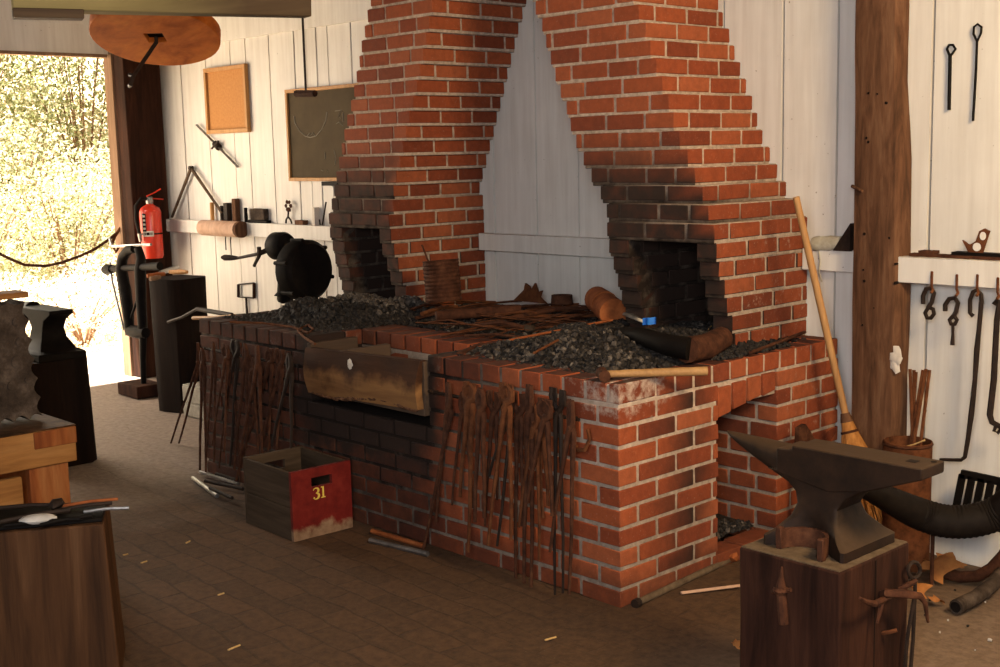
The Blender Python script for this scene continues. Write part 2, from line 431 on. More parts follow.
# roof
mb = MB(); mb.box(-6.5, 3.0, -4.8, 1.6, 3.1, 3.16)
for i in range(9): mb.box(-6.4 + i * 1.1, -6.3 + i * 1.1, -4.8, 1.5, 2.98, 3.1)
struct(obj('ceiling', mb, 'roof_wood', local=True))

# corner post: its lit and unlit faces coloured in, pale jamb, dark timber
mb = MB(); mb.box(-5.985, -5.86, 1.095, 1.2, 0, 2.5)
struct(obj('door_1', mb, 'jamb', local=True, bevel=.004), 'jamb of the open doorway, coloured pale as lit from outside', 'doorway')
mb = MB(); mb.box(-5.86, -5.70, 1.11, 1.40, 0, 2.42, .006)
one('timber_post', mb, 'dark_stump', 'dark square timber post in the corner by the doorway', 'post', bevel=.008)
# log post on the right
mb = MB(); rings = []
for i in range(27):
    z = -.05 + 2.6 * i / 26
    cx = .205 + .006 * sin(z * 2.1); cyy = YW - .075
    ring = []
    for k in range(16):
        a = 2 * pi * k / 16; ca, sa = cos(a), sin(a)
        q = (abs(ca) ** 4 + abs(sa) ** 4) ** -.25
        r = (.100 + (.022 if z < 1.6 else .022 * max(0, 1 - (z - 1.6) / .25)) * (ca > .3) * .8) * q * (1 + .05 * noise.noise(Vector((ca * 2, sa * 2, z * 2.5))))
        ring.append((cx + r * ca, cyy + r * sa * .62, z))
    rings.append(ring)
mb.loft(rings)
pr = thing('log_post', (.18, YW - .07, 0), 'rough brown hewn log post between the two wall rails', 'post')
tk_ = obj('trunk', mb, 'old_post', pr)
for px, py in ((868, 93), (886, 103), (877, 94), (866, 138), (868, 142), (864, 234), (889, 238), (878, 249), (884, 260), (895, 264), (863, 270), (864, 281), (895, 283), (874, 308), (862, 325), (887, 206)):
    mb = MB(); p = at(px, py, 1, YW - .141); r = U(.003, .006)
    mb.lathe([(0, -.02), (r, -.02), (r, 0), (r * .4, .003), (0, .003)], 8, Matrix.Translation(p) @ Matrix.Rotation(pi / 2, 4, 'X'))
    obj('nail_hole', mb, 'black_stump', tk_)
mb = MB(); p = at(895, 357, 1, YW - .143)
for i in range(7): mb.rock((p.x + U(-.012, .012), p.y + .005, p.z + U(-.045, .045)), .02, .3, (1, .35, 1.3))
obj('plaster_patch', mb, 'label_cream', tk_)
mb = MB(); p = at(852, 186, 1, YW - .13); mb.tube([p, p + Vector((.06, -.02, -.02))], .007, 6); obj('peg', mb, 'old_post', pr)

# ------------------------------------------------------------------ brickwork
H = .0733; J = .0145; BL = .2; BD = .095
def row(mb, axis, a0, a1, face, depth, out, z0, z1, tint, jit=.0014, length=BL, off=0., minl=.045):
    """a row of bricks along x (axis 0) or y (axis 1); their outer faces lie on «face» and look along «out»"""
    p = a0 - off
    while p < a1 - 1e-4:
        q = p + length
        if q - a0 < .03: p = q + J - length * .5; q = p + length
        s_, e_ = max(p, a0), min(q, a1)
        if a1 - e_ < .035: e_ = q = a1
        if s_ - a0 < .035: s_ = a0
        if e_ - s_ > .02:
            f0 = face + U(-.0012, .0012); f1 = face - out * depth
            lo, hi = min(f0, f1), max(f0, f1); R = rnd()
            mb.tint = (lambda w, n, R=R: (R, *tint(w, n)))
            zz = U(-.0015, .0015)
            if axis == 0: mb.box(s_, e_, lo, hi, z0 + zz, z1 + zz, jit)
            else: mb.box(lo, hi, s_, e_, z0 + zz, z1 + zz, jit)
        p = q + J
def core(mb, x0, x1, y0, y1, z0, z1, tint):
    mb.cur = 1; mb.tint = (lambda w, n: (.5, *tint(w, n))); 
    mb.box(x0, x1, y0, y1, z0, z1); mb.cur = 0

# tint for the forge: soot on the front under and beside the trough, lime near the top edge of the right block
def t_forge(w, n):
    x, y, z = w
    so = .68 * smoothstep(-.8, -1.1, x)
    if x < -1.0 and x > -1.95: so = max(so, .55 * smoothstep(.1, .5, z) + .5)
    if x < -1.85: so = max(so, .8 * smoothstep(.62, .78, z))
    so = max(so, .6 * smoothstep(-.5, -.75, x) * smoothstep(.66, .76, z) * (y < .1))
    if y > .01 and x > -.02:
        so = max(so, (.52 * smoothstep(.24, .26, y) * smoothstep(.33, .31, y) + .8 * smoothstep(.36, .38, y) * smoothstep(.45, .42, y)) * smoothstep(.82, .7, z) + .08)
    if -1.88 < x < -1.02 and z > .56 and y > .2: so = .6 * smoothstep(-1.3, -1.8, x)
    if n.z > .5 and z > .78: so = max(so, .66)
    if z < .075: so = max(so, .42)
    if x < -.03 and .5 < y < 1.0: so = max(so, .35)
    li = .22 + .30 * smoothstep(.62, .72, z) * smoothstep(-.35, -.1, x) * (y < .3) + .3 * smoothstep(-.85, -1.03, x) * (x > -1.04) * smoothstep(.55, .7, z)
    if x > -.02 and y > .9: li = .3
    if -2.2 < x < -1.85 and z > .55: li = .4
    return so, li
XA, XB, XC = -2.85, -1.87, -1.03     # left end, trough recess
YP, YE, YB = .565, .95, 1.385        # end face, pier, back
fg = thing('brick_forge', (-1.4, .7, 0), 'red brick forge table with two hearths and a trough between them', 'forge')
mb = MB()
r5 = .0048
TOPZ = 10 * H
core(mb, XA + r5, XB - r5, r5, YB, 0, TOPZ, t_forge)
core(mb, XB - r5, XC + r5, r5, YB, 0, 7 * H - .01, t_forge)
core(mb, XB - r5, XC + r5, .30, YB, 7 * H - .02, TOPZ, t_forge)
core(mb, XC + r5, -r5, r5, YP - r5, 0, TOPZ, t_forge)
core(mb, XC + r5, -.55, YP - .02, YB, 0, TOPZ, t_forge)
for i in range(10):
    z0, z1 = i * H, (i + 1) * H - J
    odd = i % 2
    def fr(a, b, off): row(mb, 0, a, b, 0, BD, -1, z0, z1, t_forge, off=off)
    end = -(BD + J) if odd else 0
    if i < 7: fr(XA, end, .02 if odd else .125)
    else:
        fr(XA, XB - (0 if odd else BD + J), .02 if odd else .125)
        row(mb, 1, .0 if not odd else BD + J, .3, XB, BD, 1, z0, z1, t_forge, off=0)
        row(mb, 0, XB, XC, .30, BD, -1, z0, z1, t_forge, off=.07 * odd)
        fr(XC, end, .10 * odd)
    row(mb, 1, 0 if odd else BD + J, YP, 0, BD, 1, z0, z1, t_forge, off=0)
    row(mb, 1, 0, YB, XA, BD, -1, z0, z1, t_forge, off=.1 * odd)
    row(mb, 0, -.55, -.1, YP, BD, 1, z0, z1, t_forge, off=.1 * odd)
    row(mb, 1, YP, YE, -.55, BD, 1, z0, z1, t_forge, off=.1 * odd)
obj('brickwork', mb, ['brick', 'mortar'], fg, .003, True)
# pier beyond the ash pit
mb = MB(); core(mb, -.56, -r5, YE + r5, YB, 0, TOPZ, t_forge)
for i in range(10):
    z0, z1 = i * H, (i + 1) * H - J; odd = i % 2
    row(mb, 0, -.56, -(BD + J) if odd else 0, YE, BD, -1, z0, z1, t_forge, off=.1 * odd)
    if i in (4, 5):   # a gap left for the clean-out
        row(mb, 1, YE if odd else YE + BD + J, YE + .17, 0, BD, 1, z0, z1, t_forge); row(mb, 1, YE + .26, YB, 0, BD, 1, z0, z1, t_forge)
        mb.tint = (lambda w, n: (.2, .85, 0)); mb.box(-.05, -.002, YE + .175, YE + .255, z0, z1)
    else: row(mb, 1, YE if odd else YE + BD + J, YB, 0, BD, 1, z0, z1, t_forge, off=0)
    row(mb, 0, -.56, 0, YB + .01, BD, 1, z0, z1, t_forge)
obj('pier', mb, ['brick', 'mortar'], fg, .003, True)
# low arch carrying the coping over the pit
mb = MB(); z0 = 9 * H
core(mb, -.55, -.012, YP, YE, 9 * H - .03, TOPZ, t_forge)
n = 4
for i in range(n):
    a, b = YP + (YE - YP) * i / n, YP + (YE - YP) * (i + 1) / n - J
    dz = [-.03, -.012, .004, .012][i]
    R = rnd(); mb.tint = (lambda w, n, R=R: (R, *t_forge(w, n)))
    V = [(x, y, z) for z in (9 * H - .035 + dz, 10 * H - J + dz * .3) for y in (a, b) for x in (-.2, 0)]
    for k, (x, y, z) in enumerate(V):
        if k < 4: V[k] = (x, y, z + (.012 if y == b else 0))
    mb.add(V, [(0, 2, 3, 1), (4, 5, 7, 6), (0, 1, 5, 4), (2, 6, 7, 3), (0, 4, 6, 2), (1, 3, 7, 5)])
obj('arch', mb, ['brick', 'mortar'], fg, .003, True)
# coping: headers all round the top edge
mb = MB(); z0, z1 = TOPZ, TOPZ + H - .004
core(mb, XA + r5, XB - r5, r5, YB, TOPZ - .002, z1 - .004, t_forge)
core(mb, XB - .01, XC + .01, .31, YB, TOPZ - .002, z1 - .004, t_forge)
core(mb, XC + r5, -r5, r5, YB, TOPZ - .002, z1 - .004, t_forge)
row(mb, 0, XA, XB, 0, .2, -1, z0, z1, t_forge, length=.095)
row(mb, 0, XB, XC, .30, .2, -1, z0, z1, t_forge, length=.095)
row(mb, 0, XC, 0, 0, .2, -1, z0, z1, t_forge, length=.095)
row(mb, 1, .21, YB, 0, .2, 1, z0, z1, t_forge, length=.095)
row(mb, 1, .21, YB, XA, .2, -1, z0, z1, t_forge, length=.095)
row(mb, 1, .21, .3, XB, .1, 1, z0, z1, t_forge, length=.095)
obj('coping', mb, ['brick', 'mortar'], fg, .003, True)
FT = z1
mb = MB()
row(mb, 1, YP, YE + .02, .0, .1, 1, -.02, .06, t_forge, off=.05); obj('pit_curb', mb, ['brick', 'mortar'], fg, .003, True)

# chimneys
def lerp_t(tab, z):
    if z <= tab[0][0]: return tab[0][1]
    for (a, b), (c, d) in zip(tab, tab[1:]):
        if z <= c: return b + (d - b) * (z - a) / (c - a)
    return tab[-1][1]
def chimney(label, XLT, XRT, YFT, cx, lean, sootk):
    c = thing('brick_chimney', (cx, 1.1, FT), label, 'chimney')
    HC = .0742; n = int((2.95 - FT) / HC)
    mb = MB(); mi = MB()
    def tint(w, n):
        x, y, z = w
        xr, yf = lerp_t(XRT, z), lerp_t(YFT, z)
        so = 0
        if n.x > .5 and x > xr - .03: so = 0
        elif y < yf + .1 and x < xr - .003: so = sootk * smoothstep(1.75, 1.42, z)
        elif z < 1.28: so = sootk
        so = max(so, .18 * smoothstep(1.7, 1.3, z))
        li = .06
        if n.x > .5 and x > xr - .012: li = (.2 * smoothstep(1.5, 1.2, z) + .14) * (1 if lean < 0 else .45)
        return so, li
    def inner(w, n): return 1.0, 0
    for i in range(n):
        z0, z1 = FT + i * HC, FT + (i + 1) * HC - J; zc = (z0 + z1) / 2; odd = i % 2
        xl, xr, yf = lerp_t(XLT, zc), lerp_t(XRT, zc), lerp_t(YFT, zc)
        xl += U(-.004, .004); xr += U(-.003, .003); yf += U(-.003, .003)
        yb = YW - .004
        opening = z1 < 1.25
        if opening:
            jl, jr = xl + .11, xr - .10
            core(mb, xl + r5, jl, yf + r5, yb, z0 - J, z1 + .004, tint); core(mb, jr, xr - r5, yf + r5, yb, z0 - J, z1 + .004, tint)
            core(mb, xl + .02, xr - .02, yb - .06, yb - .001, z0 - J, z1 + .004, inner)
            row(mb, 0, xl, jl, yf, BD, -1, z0, z1, tint, length=.3); row(mb, 0, jr, xr - (BD + J if odd else -0), yf, BD, -1, z0, z1, tint, length=.3)
            row(mb, 1, yf if odd else yf + BD + J, yb, xr, BD, 1, z0, z1, tint, off=0)
            row(mb, 1, yf + BD + J, yb, xl, BD, -1, z0, z1, tint, off=.1 * odd)
            row(mi, 0, jl, jr, yb - .07, .05, -1, z0, z1, inner, off=.1 * odd)
            row(mi, 1, yf + BD, yb - .12, jl + .004, .05, 1, z0, z1, inner, off=.1 * odd)
            row(mi, 1, yf + BD, yb - .12, jr - .004, .05, -1, z0, z1, inner, off=.1 * odd)
        else:
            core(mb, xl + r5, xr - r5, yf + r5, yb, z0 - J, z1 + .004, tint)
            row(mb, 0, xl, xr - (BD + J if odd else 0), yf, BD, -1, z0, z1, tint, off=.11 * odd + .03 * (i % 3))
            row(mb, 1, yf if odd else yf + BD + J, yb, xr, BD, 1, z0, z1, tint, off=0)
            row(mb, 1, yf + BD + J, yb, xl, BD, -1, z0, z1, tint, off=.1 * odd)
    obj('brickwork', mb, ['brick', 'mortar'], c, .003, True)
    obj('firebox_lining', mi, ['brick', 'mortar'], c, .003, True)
    return c
chimney('right brick chimney leaning left beside the propped broom, scorched hood opening below',
        [(1.34, -.737), (1.37, -.775), (1.45, -.862), (1.6, -.965), (2.25, -1.224), (2.95, -1.5)],
        [(1.29, -.172), (1.36, -.22), (1.44, -.295), (1.6, -.385), (2.25, -.65), (2.95, -.96)],
        [(.83, .905), (1.24, .762), (1.34, .775), (1.44, .845), (2.95, .845)], -.5, -1, .88)
chimney('left brick chimney leaning right beside the black blower, dark hood opening below',
        [(.9, -2.79), (1.28, -2.748), (1.43, -2.775), (2.37, -2.386), (2.95, -2.14)],
        [(1.36, -2.222), (1.43, -2.25), (2.37, -1.867), (2.95, -1.62)],
        [(.83, .875), (1.22, .758), (1.29, .758), (1.4, .82), (2.0, .82), (2.95, .79)], -2.45, 1, .82)

# ------------------------------------------------------------------ coal
def coal_bed(name, label, fn, x0, x1, y0, y1, n, r0, r1, mats, cat='coal', share=None):
    mb = MB()
    mb.grid(lambda u, v: (x0 + (x1 - x0) * u, y0 + (y1 - y0) * v, fn(x0 + (x1 - x0) * u, y0 + (y1 - y0) * v)), 40, 40)
    for i in range(n):
        x, y = U(x0, x1), U(y0, y1); z = fn(x, y)
        if name == 'coal' and -1.9 < x < -1.0 and y < .34: continue
        if y > .86 and (-.74 < x < -.62 or -.28 < x < -.17 or -2.8 < x < -2.66 or -2.33 < x < -2.22): continue
        mb.cur = 0 if rnd() > (share(x, y) if share else .22) or len(mats) == 1 else 1
        mb.rock((x, y, z + .003), U(r0, r1), .4)
    return one(name, mb, mats, label, cat, kind='stuff')
def f_right(x, y):
    e = smoothstep(-1.03, -.82, x) * smoothstep(-.09, -.27, x) * smoothstep(.10, .26, y) * smoothstep(1.35, 1.1, y)
    return FT - .012 + e * (.05 + .035 * noise.noise(Vector((x * 4, y * 4, 0))) + .05 * math.exp(-((x + .55) ** 2 + (y - .5) ** 2) / .05))
coal_bed('coal', 'bed of broken coal heaped on the right hearth', f_right, -1.0, -.09, .09, 1.33, 4200, .006, .016, ['coal', 'ash'], share=lambda x, y: .22 * smoothstep(.6, .25, y) + .05)
def f_left(x, y):
    e = smoothstep(-2.76, -2.42, x) * smoothstep(-1.89, -2.1, x) * smoothstep(.16 + .34 * smoothstep(-2.15, -1.95, x), .42 + .34 * smoothstep(-2.15, -1.95, x), y) * smoothstep(1.0, .72, y)
    return FT - .012 + e * (.085 + .05 * noise.noise(Vector((x * 5, y * 5, 4))))
coal_bed('coal', 'dark coal and ash mound on the left hearth under the blower', f_left, -2.8, -1.89, .1, 1.3, 3400, .007, .021, ['coal', 'ash'], share=lambda x, y: .95 * smoothstep(.45, .6, y) * smoothstep(-1.9, -2.2, x))
def f_pit(x, y): return .085 + .02 * noise.noise(Vector((x * 6, y * 6, 8))) - .03 * smoothstep(-.2, 0, x)
coal_bed('cinders', 'black cinders in the ash pit under the arch', f_pit, -.54, -.1, YP + .01, YE - .01, 900, .005, .012, ['coal', 'ash'], 'cinders')
def f_mid(x, y): return FT - .004 + .018 * noise.noise(Vector((x * 5, y * 5, 2)))
coal_bed('coal', 'thin scatter of coal crumbs among the scrap iron strips', f_mid, -1.89, -.98, .5, 1.3, 900, .006, .016, ['coal', 'ash'])
coal_bed('cinders', 'loose cinders on the coping beside the right chimney foot', lambda x, y: FT + .002, -.16, -.03, .62, 1.1, 260, .005, .013, ['coal'], 'cinders')

# ------------------------------------------------------------------ slack trough
tr = thing('slack_trough', (-1.45, .1, .55), 'long wooden water trough set between the two hearths', 'trough')
mb = MB()
def trf(u, v):
    x = -1.86 + (.815) * u + .03 * (1 - u) * (1 - v); z = .555 + .012 * u + .20 * v + .012 * u
    return (x, -.045 + .02 * v - .02 * sin(v * 3) + .006 * noise.noise(Vector((x * 6, z * 8, 0))), z - .012 * noise.noise(Vector((x * 5, 1, 0))) * (v < .1))
V = [[trf(i / 24, j / 8) for i in range(25)] for j in range(9)]
rings = []
for i in range(25):
    ring = [V[j][i] for j in range(9)] + [(V[j][i][0], V[j][i][1] + .035, V[j][i][2]) for j in range(8, -1, -1)]
    rings.append(ring)
mb.loft(rings, smooth=False); tf_ = obj('front_board', mb, 'trough_wood', tr)
mb = MB(); mb.box(-1.86, -1.035, .25, .285, .56, .68); obj('back_board', mb, 'roof_wood', tr, .004)
mb = MB(); mb.box(-1.86, -1.035, -.02, .26, .55, .58); obj('bottom_board', mb, 'roof_wood', tr, .004)
for x, nm in ((-1.865, 'end_board'), (-1.065, 'end_board'), (-1.62, 'divider')):
    mb = MB(); mb.box(x, x + .03, -.015, .25, .57, .765 if nm == 'divider' else .775); obj(nm, mb, 'roof_wood', tr, .004)
mb = MB()
for i in range(26):
    u = i / 25; p = trf(.06 + .9 * u, 0); mb.rock((p[0], p[1] + .005, p[2] + .006 - .012 * sin(u * 7)), .012, .35, (3, .8, .9))
obj('weathered_edge', mb, 'old_post', tf_)
mb = MB(); p = trf(.44, .78)
for i in range(5): mb.rock((p[0] + U(-.008, .008), p[1] - .002, p[2] + U(-.02, .02)), .014, .3, (1, .4, 1.3))
obj('paint_patch', mb, 'label_cream', tf_)

# ------------------------------------------------------------------ crate 31
K = thing('wooden_crate', (-1.70, -.21, .0), 'open wooden crate with red end numbered 31 against the forge', 'crate')
K.rotation_euler = (0, 0, radians(-2))
cw, cdp, ch = .40, .30, .30
def board_with_slot(mb, half, z0, z1, slot, y0, y1, axis):
    sx, sz = slot   # slot half width, centre height, 5 boxes around a hole
    for a, b, c, d in ((-half, half, z0, sz - .021), (-half, half, sz + .021, z1), (-half, -sx, sz - .021, sz + .021), (sx, half, sz - .021, sz + .021)):
        if axis == 0: mb.box(y0, y1, a, b, c, d)
        else: mb.box(a, b, y0, y1, c, d)
mb = MB(); board_with_slot(mb, cdp / 2, .0, ch, (.052, .238), cw / 2 - .018, cw / 2, 0)
e1 = obj('end_board', mb, 'red_paint', K, 0, local=True); e1['label'] = 'red painted end with a hand slot'
mb = MB(); board_with_slot(mb, cdp / 2, .0, ch, (.052, .238), -cw / 2, -cw / 2 + .018, 0); obj('end_board', mb, 'board_y', K, 0, local=True)
for s in (-1, 1):
    mb = MB(); y0, y1 = (s * cdp / 2, s * (cdp / 2 - .014)); y0, y1 = min(y0, y1), max(y0, y1)
    mb.box(-cw / 2 + .018, cw / 2 - .018, y0, y1, 0, .143); mb.box(-cw / 2 + .018, cw / 2 - .018, y0, y1, .146, ch - .003)
    obj('side_board', mb, 'grey_board', K, .002, local=True)
mb = MB(); mb.box(-cw / 2 + .018, cw / 2 - .018, -cdp / 2 + .014, cdp / 2 - .014, .005, .02); obj('bottom_board', mb, 'grey_board', K, 0, local=True)
mb = MB()
def stroke(pts, ws):
    for (p, w0), (q, w1) in zip(zip(pts, ws), zip(pts[1:], ws[1:])):
        p, q = Vector(p), Vector(q); d = (q - p).normalized(); nn = Vector((-d.y, d.x))
        mb.prism([tuple(p - nn * w0), tuple(q - nn * w1), tuple(q + nn * w1), tuple(p + nn * w0)], cw / 2 - .001, cw / 2 + .002, 0)
X3 = -.008; Z3 = .165
pt = [(X3 - .024 + .013 * cos(radians(a)), Z3 + .036 + .011 * sin(radians(a))) for a in range(165, -95, -20)]
stroke(pt, [.0018 + .0032 * max(0, cos(radians(a))) for a in range(165, -95, -20)])
pt = [(X3 - .024 + .015 * cos(radians(a)), Z3 + .012 + .013 * sin(radians(a))) for a in range(90, -170, -20)]
stroke(pt, [.0018 + .0036 * max(0, cos(radians(a))) for a in range(90, -170, -20)])
mb.prism([(X3 - .037, Z3 + .004), (X3 - .032, Z3 + .002), (X3 - .030, Z3 + .008), (X3 - .036, Z3 + .010)], cw / 2 - .001, cw / 2 + .002, 0)
mb.prism([(X3 + .008, Z3), (X3 + .016, Z3), (X3 + .016, Z3 + .049), (X3 + .008, Z3 + .049)], cw / 2 - .001, cw / 2 + .002, 0)
mb.prism([(X3 + .001, Z3 - .001), (X3 + .023, Z3 - .001), (X3 + .023, Z3 + .003), (X3 + .001, Z3 + .003)], cw / 2 - .001, cw / 2 + .002, 0)
mb.prism([(X3 + .001, Z3 + .044), (X3 + .008, Z3 + .044), (X3 + .016, Z3 + .049), (X3 + .003, Z3 + .049)], cw / 2 - .001, cw / 2 + .002, 0)
obj('number', mb, 'yellow_paint', e1, local=True)['label'] = 'yellow painted serif number 31'
# ------------------------------------------------------------------ tongs
def tongs(p, e1, e2, kind, label, group, mat='dark_rust', yo=0):
    """hanging tongs: pivot p, the ends of the two reins e1 and e2"""
    t = thing('tongs', tuple(p), label, 'tongs', group)
    th = U(.0062, .0092)
    for k, (e, s) in enumerate(((e1, -1), (e2, 1))):
        mb = MB(); e = Vector(e); d = e - p
        mid = p + d * .3 + Vector((s * .012, -.004 * s, 0)); mid2 = p + d * .7 + Vector((s * .008, 0, 0))
        j0 = Vector((-s * .014, s * .004, 0))
        top = {0: [(.02, .03), (.018, .06), (.008, .085)], 1: [(.03, .02), (.035, .05), (.01, .07)], 2: [(.012, .03), (.012, .065), (.012, .10)], 3: [(.03, .035), (.04, .06), (.03, .085)]}[kind]
        pts = [e, mid2, mid, p + Vector((s * .008, s * .004, -.015)), p + j0 * .3 + Vector((0, 0, .01))] + [p + Vector((-s * a, s * .005, b)) for a, b in top]
        rr = [th * .8, th * .95, th * 1.1, th * 1.7, th * 1.9, th * 1.6, th * 1.4, th * 1.1]
        mb.tube(pts, rr, 7, flat=.8); obj('rein', mb, mat, t)
        if kind in (1, 3):
            mb = MB(); q = p + Vector((-s * top[1][0] * .7, s * .006, top[1][1]))
            mb.box(q.x - .016, q.x + .016, q.y - .004, q.y + .004, q.z - .03, q.z + .028, .003); obj('jaw_plate', mb, mat, t, .002)
    mb = MB(); mb.lathe([(0, -.016), (.008, -.015), (.008, .015), (0, .016)], 8, Matrix.Translation(p) @ Matrix.Rotation(pi / 2, 4, 'X')); obj('rivet', mb, mat, t)
    return t
ORD = 'first second third fourth fifth sixth seventh eighth ninth tenth eleventh twelfth thirteenth fourteenth'.split()
RIGHT = [  # pivot px, ends px, jaw kind
    ((449, 408), (436, 522), (424, 566), 2, 'leftmost long pair with one rein reaching the floor'),
    ((470, 402), (460, 497), (468, 552), 1, 'pair with a broad flat jaw beside the trough end'),
    ((481, 411), (475, 522), (484, 518), 0, None),
    ((494, 414), (485, 526), (497, 500), 3, None),
    ((509, 420), (489, 476), (497, 546), 0, 'pair with its reins crossing widely'),
    ((507, 404), (488, 545), (511, 540), 1, None),
    ((519, 416), (516, 584), (522, 526), 3, 'long pair with broad jaws in mid rack'),
    ((530, 412), (524, 583), (531, 587), 2, None),
    ((545, 420), (527, 503), (552, 516), 1, 'pair with round bow jaws held high'),
    ((541, 436), (543, 518), (548, 506), 0, None),
    ((558, 413), (555, 597), (563, 593), 3, 'long pair whose reins stand on the floor'),
    ((571, 428), (550, 552), (569, 594), 2, 'black pair with one rein swung aside'),
    ((463, 414), (452, 505), (473, 508), 0, None),
    ((535, 428), (519, 527), (539, 560), 0, None),
]
TG = 'tongs hanging on the right of the forge front'
for i, (pv, a, b, kd, lb) in enumerate(RIGHT):
    yy = -.045 - .03 * (i % 3) - .01 * rnd()
    p = at(pv[0], pv[1], 1, yy); q1 = at(a[0], a[1], 1, yy - .01); q2 = at(b[0], b[1], 1, yy - .02)
    for q in (q1, q2):
        if q.z < .012: q.z = .012
    tongs(p, q1, q2, kd, 'tongs on the right hearth rack, ' + ORD[sorted(r[0][0] for r in RIGHT).index(pv[0])] + ' from the trough end', TG, ('iron' if i % 6 == 4 else 'rust' if i % 4 == 1 else 'dark_rust'))
LEFTT = [
    ((203, 365), (200, 470), (206, 472), 0), ((214, 362), (207, 450), (214, 462), 2), ((226, 360), (212, 445), (224, 452), 1), ((236, 358), (222, 420), (230, 466), 3),
    ((246, 362), (234, 470), (246, 448), 0), ((258, 366), (240, 456), (262, 470), 2), ((270, 364), (236, 492), (268, 450), 1), ((280, 368), (262, 446), (276, 452), 3),
    ((290, 372), (272, 446), (291, 448), 0), ((232, 370), (219, 468), (240, 482), 0), ((252, 372), (246, 440), (258, 452), 1),
]
for i, (pv, a, b, kd) in enumerate(LEFTT):
    yy = -.045 - .025 * (i % 3)
    p = at(pv[0], pv[1], 1, yy); q1 = at(a[0], a[1], 1, yy - .01); q2 = at(b[0], b[1], 1, yy - .02)
    for q in (q1, q2):
        if q.z < .02: q.z = .02
    tongs(p, q1, q2, kd, 'tongs on the left hearth rack, ' + ORD[sorted(r[0][0] for r in LEFTT).index(pv[0])] + ' from its left end', 'tongs hanging on the left hearth front', ('iron' if i % 5 == 3 else 'dark_rust'))
# tongs leaning at the left corner
p = at(199, 362, 0, XA - .03); p.x = XA - .03
tongs(p, at(171, 443, 2, .012), at(179, 443, 2, .012), 2, 'pair of long rusty tongs leaning out at the left corner of the forge', None)
def rail(x0, x1, z, label):
    mb = MB(); t = thing('tool_rail', ((x0 + x1) / 2, -.03, z), label, 'rail')
    mb.tube([(x0, -.022, z), (x1, -.022, z)], .007, 8); obj('bar', mb, 'iron', t)
    for x in (x0 + .03, x1 - .03):
        mb = MB(); mb.tube([(x, .02, z), (x, -.03, z), (x, -.034, z + .012)], .006, 6); obj('bracket', mb, 'iron', t)
rail(-1.0, -.17, .66, 'iron bar holding tongs on the right hearth front'); rail(-2.78, -1.93, .66, 'iron bar holding tongs on the left hearth front')
mb = MB(); p = at(573, 447, 1, -.02); mb.tube([p, p + Vector((.03, -.03, .0)), p + Vector((.09, -.035, .01)), p + Vector((.11, -.03, .05)), p + Vector((.10, -.03, .085))], [.009, .009, .008, .007, .006], 7)
mb.tube([p + Vector((0, 0, 0)), p + Vector((0, .02, 0))], .008, 6)
one('iron_hook', mb, 'rust', 'rusty curled hook on the forge front, right of the tongs', 'hook')
# iron offcuts on the floor by the left rack
for i, (a, b) in enumerate((((193, 478), (217, 496)), ((200, 472), (238, 484)), ((205, 481), (243, 489)), ((216, 474), (236, 480)), ((210, 488), (232, 498)))):
    p, q = at(*a, 2, .014 + .004 * i), at(*b, 2, .014 + .004 * i); mb = MB(); mb.tube([p, q], .009 if i else .011, 8)
    one('iron_rod', mb, 'worn_steel' if i in (0, 1) else 'iron', ['bright steel rod lying on the floor left of the tongs', 'bright steel rod lying close under the left tongs', 'long dark iron rod on the floor under the left tongs', 'short dark rod nearest the forge foot under the left tongs', 'short dark rod nearest the camera under the left tongs'][i], 'rod', 'iron rods on the floor by the left hearth')
# blue-grey flat bars by the foot of the forge, right of the crate
for a, b, mt, lb in (((370, 540), (428, 554), 'worn_steel', 'grey steel bar on the floor along the forge foot'), ((372, 531), (424, 546), 'orange_rust', 'rust red bar on the floor along the forge foot')):
    p, q = at(*a, 2, .012), at(*b, 2, .012); mb = MB(); mb.tube([p, q], .011, 6); one('iron_rod', mb, mt, lb, 'rod')

# ------------------------------------------------------------------ things on the hearths
hm = thing('sledge_hammer', tuple(at(600, 374, 2, FT + .02)), 'short hammer with wooden handle on the forge corner', 'hammer')
a, b = at(606, 374, 2, FT + .026), at(707, 371, 2, FT + .024)
mb = MB(); mb.tube([a, a.lerp(b, .3), a.lerp(b, .7), b], [.0125, .0145, .0155, .0165], 10); obj('handle', mb, 'hammer_wood', hm)
d = (b - a).normalized(); ax = Vector((0, 0, 1)).cross(d).normalized()
mb = MB(); c = a - d * .012; mb.tube([c - ax * .05, c - ax * .03, c - ax * .015, c + ax * .015, c + ax * .03, c + ax * .045], [.021, .022, .018, .018, .022, .014], 10); obj('head', mb, 'dark_rust', hm)
# black stovepipe-like log in front of the right firebox
mb = MB()
P = [at(610, 333, 2, FT + .08), at(640, 336, 2, FT + .085), at(668, 345, 2, FT + .075), at(690, 349, 2, FT + .065)]
mb.tube(P, [.022, .035, .042, .045], 12); 
pp = thing('iron_pipe', tuple(P[0]), 'black curved iron pipe lying before the right firebox', 'pipe')
obj('tube', mb, 'black_iron', pp)
mb = MB(); q = [P[3] - Vector((.015, 0, .005)), at(706, 347, 2, FT + .05), at(722, 338, 2, FT + .06)]
mb.tube(q, [.05, .05, .046], 12); obj('elbow', mb, 'dark_rust', pp)
